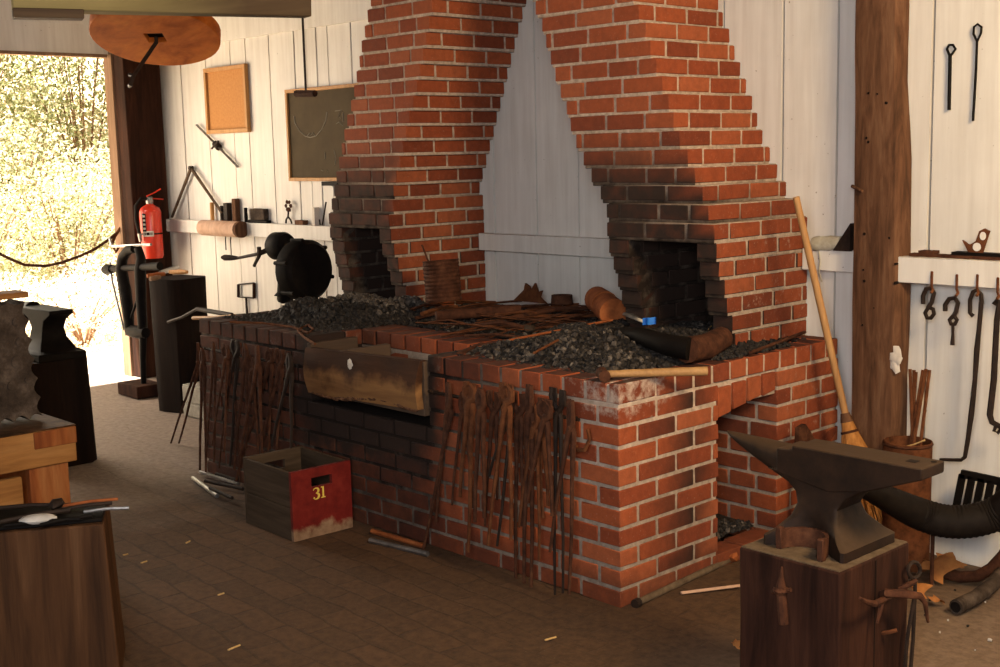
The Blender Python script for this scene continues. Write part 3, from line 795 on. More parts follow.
# crumpled rusty can
cn = thing('rusty_can', tuple(at(607, 312, 2, FT + .03)), 'orange rusted can lying on its side by the wall', 'can')
a, b = at(597, 298, 2, FT + .13), at(617, 314, 2, FT + .085)
a = at(597, 299, 1, 1.10); b = at(613, 310, 1, .93)
mid = a.lerp(b, .52)
mb = MB(); mb.tube([a, mid], [.060, .062], 22); obj('can_body', mb, 'orange_rust', cn)
mb = MB(); mb.tube([mid.lerp(a, .06) + Vector((.004, 0, -.008)), b + Vector((.004, 0, -.012)), b.lerp(mid, .02) + Vector((.004, 0, -.012)), mid.lerp(b, .15)], [.063, .064, .057, .055], 22, cap=False); obj('can_sleeve', mb, 'orange_rust', cn)
# dented tin funnel and blue rag
p = at(640, 322, 2, FT + .06)
fn = thing('tin_funnel', tuple(p), 'small dented tin cone lying in the right firebox', 'funnel')
mb = MB(); Mx = Matrix.Translation(at(639, 318, 1, .92)) @ Matrix.Rotation(radians(-20), 4, 'X') @ Matrix.Rotation(radians(12), 4, 'Y')
mb.lathe([(.075, -.012), (.07, 0), (.03, .012), (.012, .05), (.010, .07)], 20, Mx, cap=False); mb.lathe([(.072, -.014), (.066, -.003), (.02, .004), (0, .006)], 20, Mx, cap=False)
obj('cone', mb, 'worn_steel', fn)
p = at(648, 323, 1, .83); mb = MB(); mb.grid(lambda u, v: (p.x - .03 + .07 * u, p.y + .01 * sin(u * 9), p.z - .012 + .03 * v + .01 * u), 8, 3)
one('blue_scrap', mb, 'plastic_blue', 'scrap of bright blue plastic under the tin cone', 'scrap')
mb = MB(); p = at(640, 308, 1, .95); mb.prism([(p.x - .03, p.z - .04), (p.x + .02, p.z - .04), (p.x + .005, p.z + .035), (p.x - .01, p.z + .02)], p.y, p.y + .012)
one('sheet_scrap', mb, 'orange_rust', 'pointed rust brown scrap standing behind the tin cone', 'scrap')
# tin bucket with a rod
bk = thing('tin_can', tuple(at(447, 300, 1, .78)), 'ribbed rusty tin can with a rod, against the left chimney', 'can')
c = at(444, 300, 1, .74); c.z = at(444, 301, 1, .74).z
mb = MB(); prof = []
for i in range(22): prof.append((.086 + (.0045 if i % 2 else 0), .20 * i / 21))
mb.lathe(prof + [(.08, .20), (.08, .02), (0, .02)], 24, Matrix.Translation(c) @ Matrix.Rotation(radians(-5), 4, 'Y')); obj('body', mb, 'dark_rust', bk)
mb = MB(); mb.tube([c + Vector((-.02, 0, .03)), at(422, 245, 1, .76)], .005, 6); one('iron_rod', mb, 'dark_rust', 'thin rusty rod standing in the ribbed tin can', 'rod')
# scrap iron heap
random.seed(11)
HEAP = 'rusty scrap iron strips heaped between the chimneys'
for i in range(46):
    a = (U(405, 560), U(304, 338)); L = U(30, 110); sl = U(-.22, .12)
    b = (min(a[0] + L, 612), a[1] + L * sl)
    b = (b[0], max(min(b[1], 338), 299))
    z = FT + .012 + .05 * rnd() * smoothstep(345, 310, a[1])
    p, q = at(*a, 2, z), at(*b, 2, z + U(-.005, .02))
    for w in (p, q):
        w.y = min(w.y, 1.33)
    if (p - q).length > 1.0: q = p + (q - p).normalized() * U(.5, .9)
    mid = p.lerp(q, U(.3, .7)) + Vector((0, U(-.03, .03), U(0, .025)))
    mb = MB(); w = U(.005, .013); mb.tube([p, p.lerp(mid, .5), mid, q], [w, w, w * .95, w * .8], 6, flat=random.choice([.35, 1, .5]))
    one('scrap_strip', mb, random.choice(['rust', 'dark_rust', 'dark_rust', 'rust']), 'rusty iron strip in the scrap heap between the two chimneys', 'scrap iron', HEAP)
# bigger pieces standing out of the heap
a, b = at(436, 316, 2, FT + .05), at(520, 309, 2, FT + .06); mb = MB(); mb.tube([a, a.lerp(b, .5), b], [.024, .026, .022], 12); one('rusty_pipe', mb, 'dark_rust', 'thick rusty pipe lying along the scrap heap', 'pipe')
p = at(528, 300, 1, 1.22)
mb = MB(); o = [(-.11, -.01), (-.03, .05), (-.02, .085), (.01, .07), (.02, .05), (.05, .09), (.06, .07), (.07, .045), (.10, .055), (.085, .02), (.13, -.01)]
mb.prism([(p.x + a_, p.z + b_) for a_, b_ in o], p.y, p.y + .012); one('toothed_plate', mb, 'rust', 'jagged toothed iron plate standing on the scrap heap', 'plate')
p = at(562, 300, 1, 1.2); mb = MB(); mb.lathe([(.05, 0), (.055, .005), (.052, .045), (.044, .045), (.044, .01)], 18, Matrix.Translation(p - Vector((0, 0, .02))), cap=False); one('iron_ring', mb, 'dark_rust', 'short iron ring lying near the wall boards', 'ring')
p = at(529, 329, 2, FT + .03); mb = MB(); mb.rock(p, .03, .12, (1.2, 1, .7)); one('stone', mb, 'slag', 'small round grey stone beside the scrap heap', 'stone')
a, b = at(505, 341, 2, FT + .045), at(612, 320, 2, FT + .085); mb = MB(); mb.tube([a, b], .009, 6, flat=.6); one('iron_rod', mb, 'orange_rust', 'long rusty flat rod across the coal bed', 'rod')
a, b = at(534, 353, 2, FT + .075), at(558, 340, 2, FT + .085); mb = MB(); mb.tube([a, b], .005, 6); one('iron_rod', mb, 'rust', 'short thin rod stuck in the coal bed', 'rod')
a, b = at(698, 343, 2, FT + .05), at(711, 326, 2, FT + .06); mb = MB(); mb.tube([a, b], .003, 5); one('straw_stalk', mb, 'straw', 'pale stalk at the right firebox mouth', 'straw')
a, b = at(750, 353, 2, FT + .012), at(805, 332, 2, FT + .03); mb = MB(); mb.tube([a, b], .007, 6); one('iron_rod', mb, 'dark_rust', 'thin rod on the coping at the right chimney foot', 'rod')
a, b = at(460, 353, 2, FT + .01), at(482, 343, 2, FT + .01); mb = MB(); mb.tube([a, b], [.02, .012], 6, flat=.3); one('iron_wedge', mb, 'dark_rust', 'flat iron wedge at the trough end of the right hearth', 'wedge')
# left hearth edge: shovel, wire loops
sv = thing('coal_shovel', tuple(at(240, 317, 2, FT + .02)), 'long handled shovel lying across the left hearth edge', 'shovel')
a, b = at(197, 309, 1, .55), at(232, 315, 1, .55); mb = MB(); mb.tube([a, b], .014, 8); obj('handle', mb, 'iron', sv)
mb = MB(); mb.tube([b, b.lerp(at(272, 319, 1, .5), .25), at(272, 319, 1, .5)], [.016, .05, .045], 10, flat=.28); obj('blade', mb, 'iron', sv)
a, b = at(193, 318, 1, .3), at(235, 316, 1, .3); mb = MB(); mb.tube([a, a.lerp(b, .5) + Vector((0, 0, -.005)), b], .011, 7); one('wooden_stick', mb, 'handle_wood', 'pale wooden stick on the left hearth edge under the shovel', 'stick')
mb = MB(); pts = [at(*q, 2, FT + .012) for q in ((230, 322), (262, 323), (292, 327), (308, 333), (313, 329), (308, 325), (301, 328), (298, 331), (305, 338), (315, 344))]
mb.tube(pts, .006, 6); one('wire_loop', mb, 'rust', 'rusty wire with a twisted loop over the left hearth edge', 'wire')

# ------------------------------------------------------------------ blower
BLY = 1.0
bl = thing('forge_blower', tuple(at(300, 300, 1, BLY)), 'black hand cranked forge blower standing behind the left hearth', 'blower')
def disc(c, r, th, nrm, n=28, prof=None):
    mb = MB(); nrm = Vector(nrm).normalized(); q = nrm.to_track_quat('Z', 'Y').to_matrix().to_4x4()
    prof = prof or [(0, -th * .5), (r * .8, -th * .5), (r, -th * .3), (r, th * .3), (r * .86, th * .5), (r * .5, th * .56), (0, th * .58)]
    mb.lathe(prof, n, Matrix.Translation(c) @ q); return mb
c = at(304, 270, 1, BLY); NB = (.985, .10, .03)
fh_ = obj('fan_housing', disc(c, .18, .15, NB), 'black_iron', bl)
mb = MB(); c2 = c + Vector((.1, -.08, -.12)); mb.tube([c + Vector((0, 0, -.1)), c + Vector((.05, -.03, -.2))], [.06, .055], 12); obj('outlet', mb, 'black_iron', bl)
g2 = at(280, 246, 1, BLY + .05); obj('gear_case', disc(g2, .086, .13, NB), 'black_iron', bl)
mb = MB(); e1_ = at(258, 254, 1, BLY - .05); mb.tube([g2, at(268, 250, 1, BLY - .02), e1_], .016, 8)
mb.tube([e1_, at(238, 258, 1, BLY - .05)], [.011, .009], 8); ca_ = obj('crank_arm', mb, 'iron', bl)
mb = MB(); h = at(238, 258, 1, BLY - .05); h2 = at(222, 257.5, 1, BLY - .05); mb.tube([h, h.lerp(h2, .4), h.lerp(h2, .8), h2], [.010, .018, .02, .010], 10); obj('crank_handle', mb, 'black_stump', ca_)
mb = MB(); mb.tube([at(259, 247, 1, BLY - .05), at(259, 256, 1, BLY - .05), at(254, 266, 1, BLY - .05)], [.014, .012, .01], 7); obj('crank_knob', mb, 'iron', ca_)
mb = MB(); mb.tube([g2 + Vector((.05, 0, -.05)), at(284, 262, 1, BLY), at(286, 280, 1, BLY), at(285, 300, 1, BLY + .02)], [.03, .035, .05, .05], 10); obj('stand', mb, 'black_iron', bl)
mb = MB(); mb.tube([at(285, 292, 1, BLY), Vector((at(285, 292, 1, BLY).x, BLY, FT - .02))], [.05, .07], 10); obj('pedestal', mb, 'black_iron', bl)
for k in range(6):
    a = k * pi / 3 + .3; q = Vector(NB).normalized(); u_ = Vector((0, 0, 1)); s_ = q.cross(u_).normalized(); u_ = s_.cross(q)
    pp_ = c + (s_ * cos(a) + u_ * sin(a)) * .183; mb = MB(); mb.tube([pp_ - q * .05, pp_ + q * .055], .012, 7); obj('bolt', mb, 'black_iron', fh_)
# brown sheet added for the lit patch on the left firebox wall
mb = MB(); p = at(357, 285, 1, 1.22); mb.grid(lambda u, v: (p.x - .09 + .17 * u, 1.22 + .05 * sin(u * 3.14), FT + .01 + .24 * v), 8, 4); one('lit_wall_patch', mb, 'lit_wall_brown', 'brown sheet added for the lit back wall of the left firebox', 'sheet')

# ------------------------------------------------------------------ left wall fittings
def board(name, label, cat, p0, p1, y0, th, fr, mfill, mframe):
    t = thing(name, ((p0.x + p1.x) / 2, y0, p1.z), label, cat); t.empty_display_size = .2
    x0, x1, z0, z1 = p0.x, p1.x, p1.z, p0.z
    mb = MB(); mb.box(x0 + fr * .8, x1 - fr * .8, y0 - th * .5, y0 - .001, z0 + fr * .8, z1 - fr * .8); t_panel = obj('panel', mb, mfill, t)
    for nm, bxs in (('frame', ((x0, x1, z1 - fr, z1), (x0, x1, z0, z0 + fr), (x0, x0 + fr, z0 + fr, z1 - fr), (x1 - fr, x1, z0 + fr, z1 - fr))),):
        mb = MB()
        for a, b, c_, d_ in bxs: mb.box(a, b, y0 - th, y0 - .001, c_, d_)
        obj(nm, mb, mframe, t, .002)
    return t
board('cork_board', 'square cork board with wooden frame on the left wall', 'board', at(207, 69, 1, YW), at(252, 132, 1, YW), YW - .004, .03, .028, 'cork', 'frame_wood')
cb = board('chalkboard', 'framed chalkboard with faint chalk drawing, partly behind the left chimney', 'chalkboard', at(288, 90, 1, YW), at(372, 181, 1, YW), YW - .004, .025, .022, 'slate', 'frame_wood')
def chalk_line(pxs, r=.0022):
    mb = MB(); mb.tube([at(a, b, 1, YW - .018) for a, b in pxs], r, 5); obj('chalk_mark', mb, 'chalk', next(c_ for c_ in cb.children if c_.name.startswith('panel')))
chalk_line([(294, 116), (295, 123), (299, 130), (305, 136), (310, 137.5), (316, 136), (322, 129), (326, 120), (327, 112)], .003)
chalk_line([(307, 136), (309.5, 133), (311, 135), (313, 132.5), (315, 136)])
chalk_line([(335, 111), (342, 110), (338, 117), (341, 118)]); chalk_line([(336, 124), (339, 122), (343, 126)]); chalk_line([(325, 152), (325, 159)]); chalk_line([(334, 150), (336, 158), (335, 165)]); chalk_line([(321, 170), (323, 171)]); chalk_line([(327, 170), (328, 172)]); chalk_line([(343, 112), (343, 122)])
p0, p1 = at(324, 182, 1, YW - .03), at(340, 184, 1, YW - .03); mb = MB(); mb.box(p0.x, p1.x, YW - .05, YW, p1.z - .01, p0.z + .002); obj('tray', mb, 'black_iron', cb)
# bellows pull
pl = thing('bellows_pull', tuple(at(305, 93, 1, 1.25)), 'hanging rod with wooden grip in front of the chalkboard', 'pull')
a, b = at(303, 8, 1, 1.2), at(305, 92, 1, 1.2); a.x = b.x = (a.x + b.x) / 2; a.z = 3.0; mb = MB(); mb.tube([b, a], .007, 6); obj('rod', mb, 'iron', pl)
q0, q1 = at(296, 93.5, 1, 1.2), at(315, 93.5, 1, 1.2); mb = MB(); mb.tube([q0, q1], .02, 8); obj('grip', mb, 'dark_stump', pl)
# long rod with collar pinned on the boards
rd = thing('iron_bar', tuple(at(217, 147, 1, YW - .02)), 'slanted iron bar with a collar pinned below the cork board', 'bar')
a, b = at(197, 125, 1, YW - .02), at(238, 167, 1, YW - .02); mb = MB(); mb.tube([a, b], .013, 6, flat=.5); obj('bar', mb, 'worn_steel', rd)
m_ = a.lerp(b, .5); mb = MB(); mb.tube([m_ - (b - a) * .05, m_ + (b - a) * .05], .024, 8); obj('collar', mb, 'iron', rd)
mb = MB(); mb.tube([m_ + Vector((-.04, -.02, -.02)), m_ + Vector((.05, -.02, .03))], .007, 6); obj('pin', mb, 'iron', rd)
# wooden divider
dv = thing('dividers', tuple(at(191, 168, 1, YW - .03)), 'large inverted V dividers standing on the left rail', 'dividers')
ap = at(191, 168, 1, YW - .03)
for e in ((172, 217), (222, 213)):
    mb = MB(); mb.tube([ap, at(*e, 1, YW - .03)], [.013, .010], 6); obj('leg', mb, 'beam_dark', dv)
mb = MB(); mb.lathe([(0, -.015), (.016, -.015), (.016, .015), (0, .015)], 10, Matrix.Translation(ap) @ Matrix.Rotation(pi / 2, 4, 'X')); obj('hinge', mb, 'iron', dv)
# birch billet on the front of the rail
a, b = at(203, 227.5, 1, YW - .09), at(241, 229.5, 1, YW - .09); mb = MB(); mb.tube([a, b], .055, 14); 
lg = thing('birch_billet', tuple(a), 'pinkish round billet fixed along the left rail', 'log'); obj('billet', mb, 'birch', lg)
mb = MB(); mb.tube([b + Vector((-.02, 0, 0)), b + Vector((.012, 0, 0))], .057, 14); obj('bark_end', mb, 'old_post', lg)
RZ = 1.178
def on_rail(px, w, h, name, mat, label, cat, y=YW - .025, d=.04, rnd_=False):
    x = at(px, 217, 1, y).x; mb = MB()
    if rnd_: mb.lathe([(w / 2, 0), (w / 2, h * .96), (w / 2 * .8, h)], 12, Matrix.Translation((x, y, RZ)))
    else: mb.box(x - w / 2, x + w / 2, y - d / 2, y + d / 2, RZ, RZ + h)
    return one(name, mb, mat, label, cat, bevel=.003)
on_rail(212.5, .03, .13, 'wooden_peg', 'frame_wood', 'pale wooden peg standing on the left rail', 'peg', rnd_=True)
on_rail(222, .025, .11, 'iron_punch', 'iron', 'thin dark punch beside the pale peg on the rail', 'punch', rnd_=True)
on_rail(228, .05, .13, 'iron_swage', 'iron', 'thick dark swage on the left rail', 'tool')
on_rail(236.5, .045, .16, 'wooden_mallet_head', 'old_post', 'tall brown block on the left rail', 'block')
on_rail(246, .025, .10, 'iron_punch', 'black_iron', 'short black punch right of the tall brown block', 'punch', rnd_=True)
on_rail(259, .24, .02, 'iron_plate', 'black_iron', 'flat black plate lying under the grey block', 'plate')
o = on_rail(259.5, .17, .075, 'steel_block', 'slag', 'grey steel block lying on a black plate on the rail', 'block'); o.location.z += .021
on_rail(301, .1, .03, 'wooden_block', 'old_post', 'small low wooden block on the rail near the chimney', 'block')
fl = thing('iron_flower', (at(289, 217, 1, YW - .025).x, YW - .025, RZ), 'small wrought iron flower on curled feet on the rail', 'ornament')
X0 = fl.location.x
mb = MB(); mb.tube([(X0 - .04, YW - .025, RZ + .006), (X0 - .035, YW - .025, RZ + .03), (X0 - .01, YW - .025, RZ + .05), (X0 + .0, YW - .025, RZ + .11)], .006, 6); mb.tube([(X0 - .012, YW - .025, RZ + .05), (X0 + .015, YW - .025, RZ + .03), (X0 + .03, YW - .025, RZ + .006)], .006, 6); obj('stem', mb, 'iron', fl)
mb = MB()
for k in range(6):
    a = k * pi / 3; mb.rock((X0 + .005 + .028 * cos(a), YW - .03, RZ + .12 + .028 * sin(a)), .015, .2, (1, .5, 1))
obj('petals', mb, 'dark_rust', fl)
on_rail(316, .03, .115, 'bone_tool', 'label_cream', 'pale upright blade on the rail beside the left chimney', 'tool')
X0 = at(322, 217, 1, YW - .03).x; mb = MB(); mb.tube([(X0 - .03, YW - .03, RZ + .04), (X0 - .025, YW - .03, RZ + .006), (X0, YW - .03, RZ + .006), (X0 + .05, YW - .03, RZ + .15)], .005, 6); one('iron_hook', mb, 'iron', 'thin bent hook leaning on the rail beside the left chimney', 'hook')
for px, l_ in ((224, .11), (229, .14)):
    x = at(px, 236, 1, YW - .03).x; mb = MB(); mb.tube([(x, YW - .012, 1.10), (x, YW - .02, 1.085 - l_ * .3), (x, YW - .02, 1.085 - l_)], .004, 5)
    one('hanging_nail', mb, 'iron', 'thin iron spike hanging under the birch billet' + (', the longer one' if l_ > .12 else ', the shorter one'), 'spike')
# small frame tool hung under the rail
ft = thing('frame_tool', tuple(at(246, 300, 1, YW - .02)), 'small rectangular frame tool hanging on the boards under the crank', 'tool')
q = [at(a, b, 1, YW - .015) for a, b in ((238.5, 284.5), (254, 283), (254, 298), (238.5, 297))]
for i, nm in ((0, 'crossbar'), (1, 'grip'), (2, 'crossbar'), (3, 'grip')):
    mb = MB(); mb.tube([q[i], q[(i + 1) % 4]], .011 if nm == 'grip' else .005, 7); obj(nm, mb, 'dark_stump' if nm == 'grip' else 'iron', ft)
mb = MB(); a = q[2].lerp(q[3], .5); mb.tube([a, a + Vector((0, 0, -.13))], .008, 6); obj('shank', mb, 'iron', ft)

# ------------------------------------------------------------------ fire extinguisher
EX = Vector((-5.60, 1.21, 0)); p = at(153, 258, 0, -5.60); EX.y = p.y; zb, zt = p.z, at(151, 205, 0, -5.60).z
ex = thing('fire_extinguisher', (EX.x, EX.y, zb), 'red fire extinguisher hanging on the dark corner post', 'fire extinguisher')
r = .078
mb = MB(); hh = zt - zb; mb.lathe([(0, 0), (r * .9, 0), (r, .02), (r, hh - .05), (r * .85, hh - .02), (r * .4, hh), (.022, hh + .01)], 24, Matrix.Translation((EX.x, EX.y, zb))); obj('cylinder', mb, 'red_gloss', ex)
mb = MB(); mb.lathe([(.022, 0), (.026, .01), (.026, .05), (.015, .06)], 12, Matrix.Translation((EX.x, EX.y, zt + .005))); vlv = obj('valve', mb, 'worn_steel', ex)
for dz, e in ((.065, (.03, .10, .05)), (.05, (.03, .115, -.012))):
    mb = MB(); s0 = Vector((EX.x, EX.y - .02, zt + dz)); mb.tube([s0, s0 + Vector((e[0] * .4, e[1] * .5, e[2] * .4)), s0 + Vector(e)], .011, 6, flat=.5); obj('lever', mb, 'red_gloss', vlv)
mb = MB(); mb.tube([(EX.x, EX.y - .02, zt + .045), (EX.x + .01, EX.y - .07, zt + .05), (EX.x + .02, EX.y - .12, zt), (EX.x + .02, EX.y - .125, zt - .10), (EX.x + .02, EX.y - .105, zt - .2)], .013, 8); hz_ = obj('hose', mb, 'black_rubber', ex)
mb = MB(); mb.tube([(EX.x + .02, EX.y - .105, zt - .2), (EX.x + .02, EX.y - .10, zt - .26)], [.016, .012], 8); obj('nozzle', mb, 'worn_steel', hz_)
mb = MB(); mb.lathe([(r + .002, 0), (r + .002, .012)], 24, Matrix.Translation((EX.x, EX.y, zb + hh * .45)), cap=False); obj('strap', mb, 'black_rubber', ex)
def decal(a0, a1, z0, z1, mat, nm):
    mb = MB(); rr = r + .0025
    mb.grid(lambda u, v: (EX.x + rr * cos(radians(a0 + (a1 - a0) * u)), EX.y + rr * sin(radians(a0 + (a1 - a0) * u)), z0 + (z1 - z0) * v), 6, 1); obj(nm, mb, mat, ex)
decal(-75, -52, zt - .19, zt - .06, 'black_rubber', 'label_text')
for k in range(4): decal(-72, -56, zt - .085 - k * .03, zt - .07 - k * .03, 'label_cream', 'label_text')
decal(-75, -15, zt - .225, zt - .185, 'label_cream', 'label_text'); decal(-70, -20, zt - .215, zt - .195, 'black_rubber', 'label_text')
# wire coil under it
wc = MB(); c = at(178, 300, 0, -5.68)
for k in range(3): wc.tube([(c.x + .02 + .008 * k, c.y + .12 * cos(t_ * pi / 8) * (1 - .1 * k), c.z + .13 * sin(t_ * pi / 8) * (1 - .08 * k)) for t_ in range(17)], .006, 5)
one('wire_coil', wc, 'dark_rust', 'coil of dark wire hanging low on the corner post', 'wire')

# ------------------------------------------------------------------ leg vise and its stump
vs = at(165, 409, 2, 0)
st = MB(); x0, y0 = -4.80, .66
rings = []
for i in range(9):
    z = .86 * i / 8; ring = []
    for k in range(20):
        a = 2 * pi * k / 20; q = (abs(cos(a)) ** 5 + abs(sin(a)) ** 5) ** -.2
        rr = 1 + .03 * noise.noise(Vector((cos(a) * 2, sin(a) * 2, z * 2)))
        ring.append((-4.47 + .150 * q * cos(a + .3) * rr * (.93 + .09 * z), .77 + .150 * q * sin(a + .3) * rr * (.93 + .09 * z), z))
    rings.append(ring)
st.loft(rings); one('wooden_stump', st, 'black_stump', 'tall dark wooden stump beside the leg vise', 'stump')
VY = .80; vx = lambda px, py: at(px, py, 1, VY)
vi = thing('leg_vise', (at(127, 400, 1, VY).x, VY, 0), 'old iron leg vise standing by the doorway', 'vise')
def vt(nm, pts, rr, mat='black_iron', n=9, flat=1):
    mb = MB(); mb.tube([vx(*q) for q in pts], [r_ * .8 for r_ in rr], n, flat=flat); return obj(nm, mb, mat, vi)
vt('front_jaw', [(134, 249), (128, 250), (123, 257), (121, 268), (125, 290), (128, 312), (130, 335)], [.035, .04, .045, .05, .055, .05, .04])
vt('rear_jaw', [(138, 248), (141, 258), (140, 270), (141, 300), (143, 335)], [.035, .04, .05, .045, .04])
vt('leg', [(143, 330), (143, 360), (144, 398)], [.035, .027, .022])
vt('screw', [(108, 269), (125, 268), (160, 266)], [.03, .028, .034])
vt('screw_head', [(104, 269.5), (107, 269.5), (112, 269)], [.03, .05, .04])
vt('handle', [(110, 262), (112, 280), (124, 330)], [.009, .010, .010], 'worn_steel')
vt('pivot', [(130, 331), (140, 332), (146, 333)], [.05, .06, .045])
vt('spring', [(131, 318), (137, 300), (138, 285)], [.012, .012, .010])
mb = MB(); q = vx(143, 399); mb.box(q.x - .17, q.x + .12, VY - .1, VY + .1, 0, .085); one('timber_block', mb, 'dark_stump', 'low dark block under the foot of the leg vise', 'block', bevel=.006)
a, b = at(112, 246.5, 1, VY), at(151, 244.5, 1, VY); mb = MB(); mb.tube([a + Vector((-.03, 0, .06)), a, b], .01, 6); one('clamped_rod', mb, 'worn_steel', 'thin bent rod held in the jaws of the leg vise', 'rod')
for i, (a, b, mt, lb) in enumerate((((147, 276), (165, 274), 'orange_rust', 'orange handled tool on the dark stump'), ((160, 273), (178, 267), 'worn_steel', 'grey tool lying crosswise on the dark stump'), ((170, 272), (187, 272), 'frame_wood', 'pale handled tool at the back of the dark stump'), ((150, 279), (160, 277), 'red_paint', 'short red handled tool at the front of the dark stump'))):
    p, q = at(*a, 2, .88), at(*b, 2, .885); mb = MB(); mb.tube([p, p.lerp(q, .6), q], [.014, .017, .012], 7); one('hand_tool', mb, mt, lb, 'tool')
# tongs resting against the stump side
a, b = at(168, 322, 1, .62), at(197, 309, 1, .6); mb = MB(); mb.tube([a, a.lerp(b, .5) + Vector((0, 0, -.01)), b], .010, 6); one('iron_bar', mb, 'iron', 'dark bar sloping beside the dark stump to the hearth', 'bar')
p = at(187, 404, 2, 0); q0, q1 = at(173, 412, 2, 0), at(196, 421, 2, 0)
mb = MB(); mb.box(-4.25, -3.93, .64, .86, 0, .205); mb.box(-4.24, -3.94, .63, .64, .012, .09); mb.box(-4.24, -3.94, .632, .64, .10, .195)
one('concrete_block', mb, 'concrete', 'pale concrete block on the floor left of the forge', 'block', bevel=.006)
# rope across the doorway
rp = thing('door_rope', tuple(at(118, 232, 1, 1.1)), 'sagging dark rope hooked across the open doorway', 'rope')
e = Vector((-5.90, 1.085, at(118, 232, 1, 1.09).z)); pts = []
s0 = Vector((-5.90, -.35, 1.16))
zf = [at(x_, y_, 0, -5.90) for x_, y_ in ((118, 232), (108, 240), (95, 249), (80, 256), (60, 263), (45, 266), (25, 265), (10, 259), (0, 254))]
pts = zf + [Vector((-5.9, zf[-1].y - .25, zf[-1].z + .12)), Vector((-5.9, zf[-1].y - .8, zf[-1].z + .45))]
mb = MB(); mb.tube(pts, .011, 7); obj('cord', mb, 'dark_rust', rp)
mb = MB(); q = at(115, 236, 0, -5.9); mb.tube([q + Vector((0, .05, .06)), q, q + Vector((0, -.03, -.06)), q + Vector((0, .0, -.12)), q + Vector((0, .03, -.07))], .012, 7); obj('snap_hook', mb, 'rust', rp)

# ------------------------------------------------------------------ overhead disc and beam
DC = at(155.5, 38, 1, .2)
wd = thing('wooden_pulley', tuple(DC), 'big round wooden disc with square hole hanging under the beam', 'pulley')
v_ = (CAM - DC).normalized(); h_ = v_.cross(Vector((0, 0, 1))).normalized(); d_ = h_.cross(v_).normalized(); d_ = d_ if d_.z < 0 else -d_
nrm = (.43 * v_ + .88 * d_ + .10 * h_).normalized()
q = nrm.to_track_quat('Z', 'Y').to_matrix().to_4x4(); Mx = Matrix.Translation(DC) @ q
xd = Vector((0, 0, 1)).cross(nrm).normalized(); yd = nrm.cross(xd).normalized()
Mx = Matrix((xd, yd, nrm)).transposed().to_4x4(); Mx.translation = DC
def rdisc(R, hole, z0, z1):
    mb = MB(); n = 40; V = []; 
    sq = []
    for k in range(n):
        a = 2 * pi * k / n; c_, s_ = cos(a), sin(a); f_ = hole / max(abs(c_), abs(s_)); sq.append((c_ * f_, s_ * f_))
    for z in (z0, z1):
        V += [(R * cos(2 * pi * k / n), R * sin(2 * pi * k / n), z) for k in range(n)]; V += [(x, y, z) for x, y in sq]
    F = []
    for k in range(n):
        k2 = (k + 1) % n
        F += [(k, n + k, n + k2, k2), (2 * n + k, 2 * n + k2, 3 * n + k2, 3 * n + k), (k, k2, 2 * n + k2, 2 * n + k), (n + k, 3 * n + k, 3 * n + k2, n + k2)]
    mb.add(V, F, Mx); return mb
RD = .345
obj('disc', rdisc(RD, .05, -.07, 0), 'disc_wood', wd, .004)
mb = MB(); mb.box(-.05, .05, -.05, .05, -.065, -.03, 0, Mx); obj('hub_block', mb, 'black_iron', wd)
mb = MB(); a = Mx @ Vector((-.01, -.05, .0)); b = at(133.5, 76, 1, .05); mb.tube([a + Vector((.0, 0, .03)), a, b], .011, 7); obj('crank', mb, 'iron', wd)
mb = MB(); mb.tube([b + Vector((-.04, 0, .01)), b, b + Vector((.0, -.02, -.045)), b + Vector((-.05, 0, -.05))], .012, 7); obj('crank_hook', mb, 'iron', wd)
mb = MB(); mb.tube([Mx @ Vector((0, .05, -.06)), Vector(((Mx @ Vector((0, .05, -.06))).x, (Mx @ Vector((0, .05, -.06))).y, 3.0))], .02, 8); obj('hanger', mb, 'black_iron', wd)
# tie beam that crosses the top left corner, in front of the disc
pa, pb = at(28, 11, 1, -.6), at(312, 18, 0, -2.75)
pa = at(12, 9, 2, 2.18); pb = at(312, 15.5, 2, 2.18)
mb = MB(); d = (pb - pa); d.z = 0; L = d.length; an = math.atan2(d.y, d.x)
tb = thing('tie_beam', tuple(pa), 'pale rough timber beam overhead in the top left corner', 'beam')
tb.rotation_euler = (0, 0, an - pi / 2)
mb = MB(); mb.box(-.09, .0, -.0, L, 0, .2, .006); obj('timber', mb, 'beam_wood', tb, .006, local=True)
mb = MB(); mb.box(-.04, .05, .0, L * .22, -.035, .0); obj('under_board', mb, 'beam_dark', tb, .004, local=True)
mb = MB(); mb.box(-.06, -.02, .02, .06, .1, 1.0); obj('hanger', mb, 'beam_dark', tb, 0, local=True)
mb = MB(); mb.box(-.06, -.02, L - .08, L - .04, .1, 1.0); obj('hanger', mb, 'beam_dark', tb, 0, local=True)

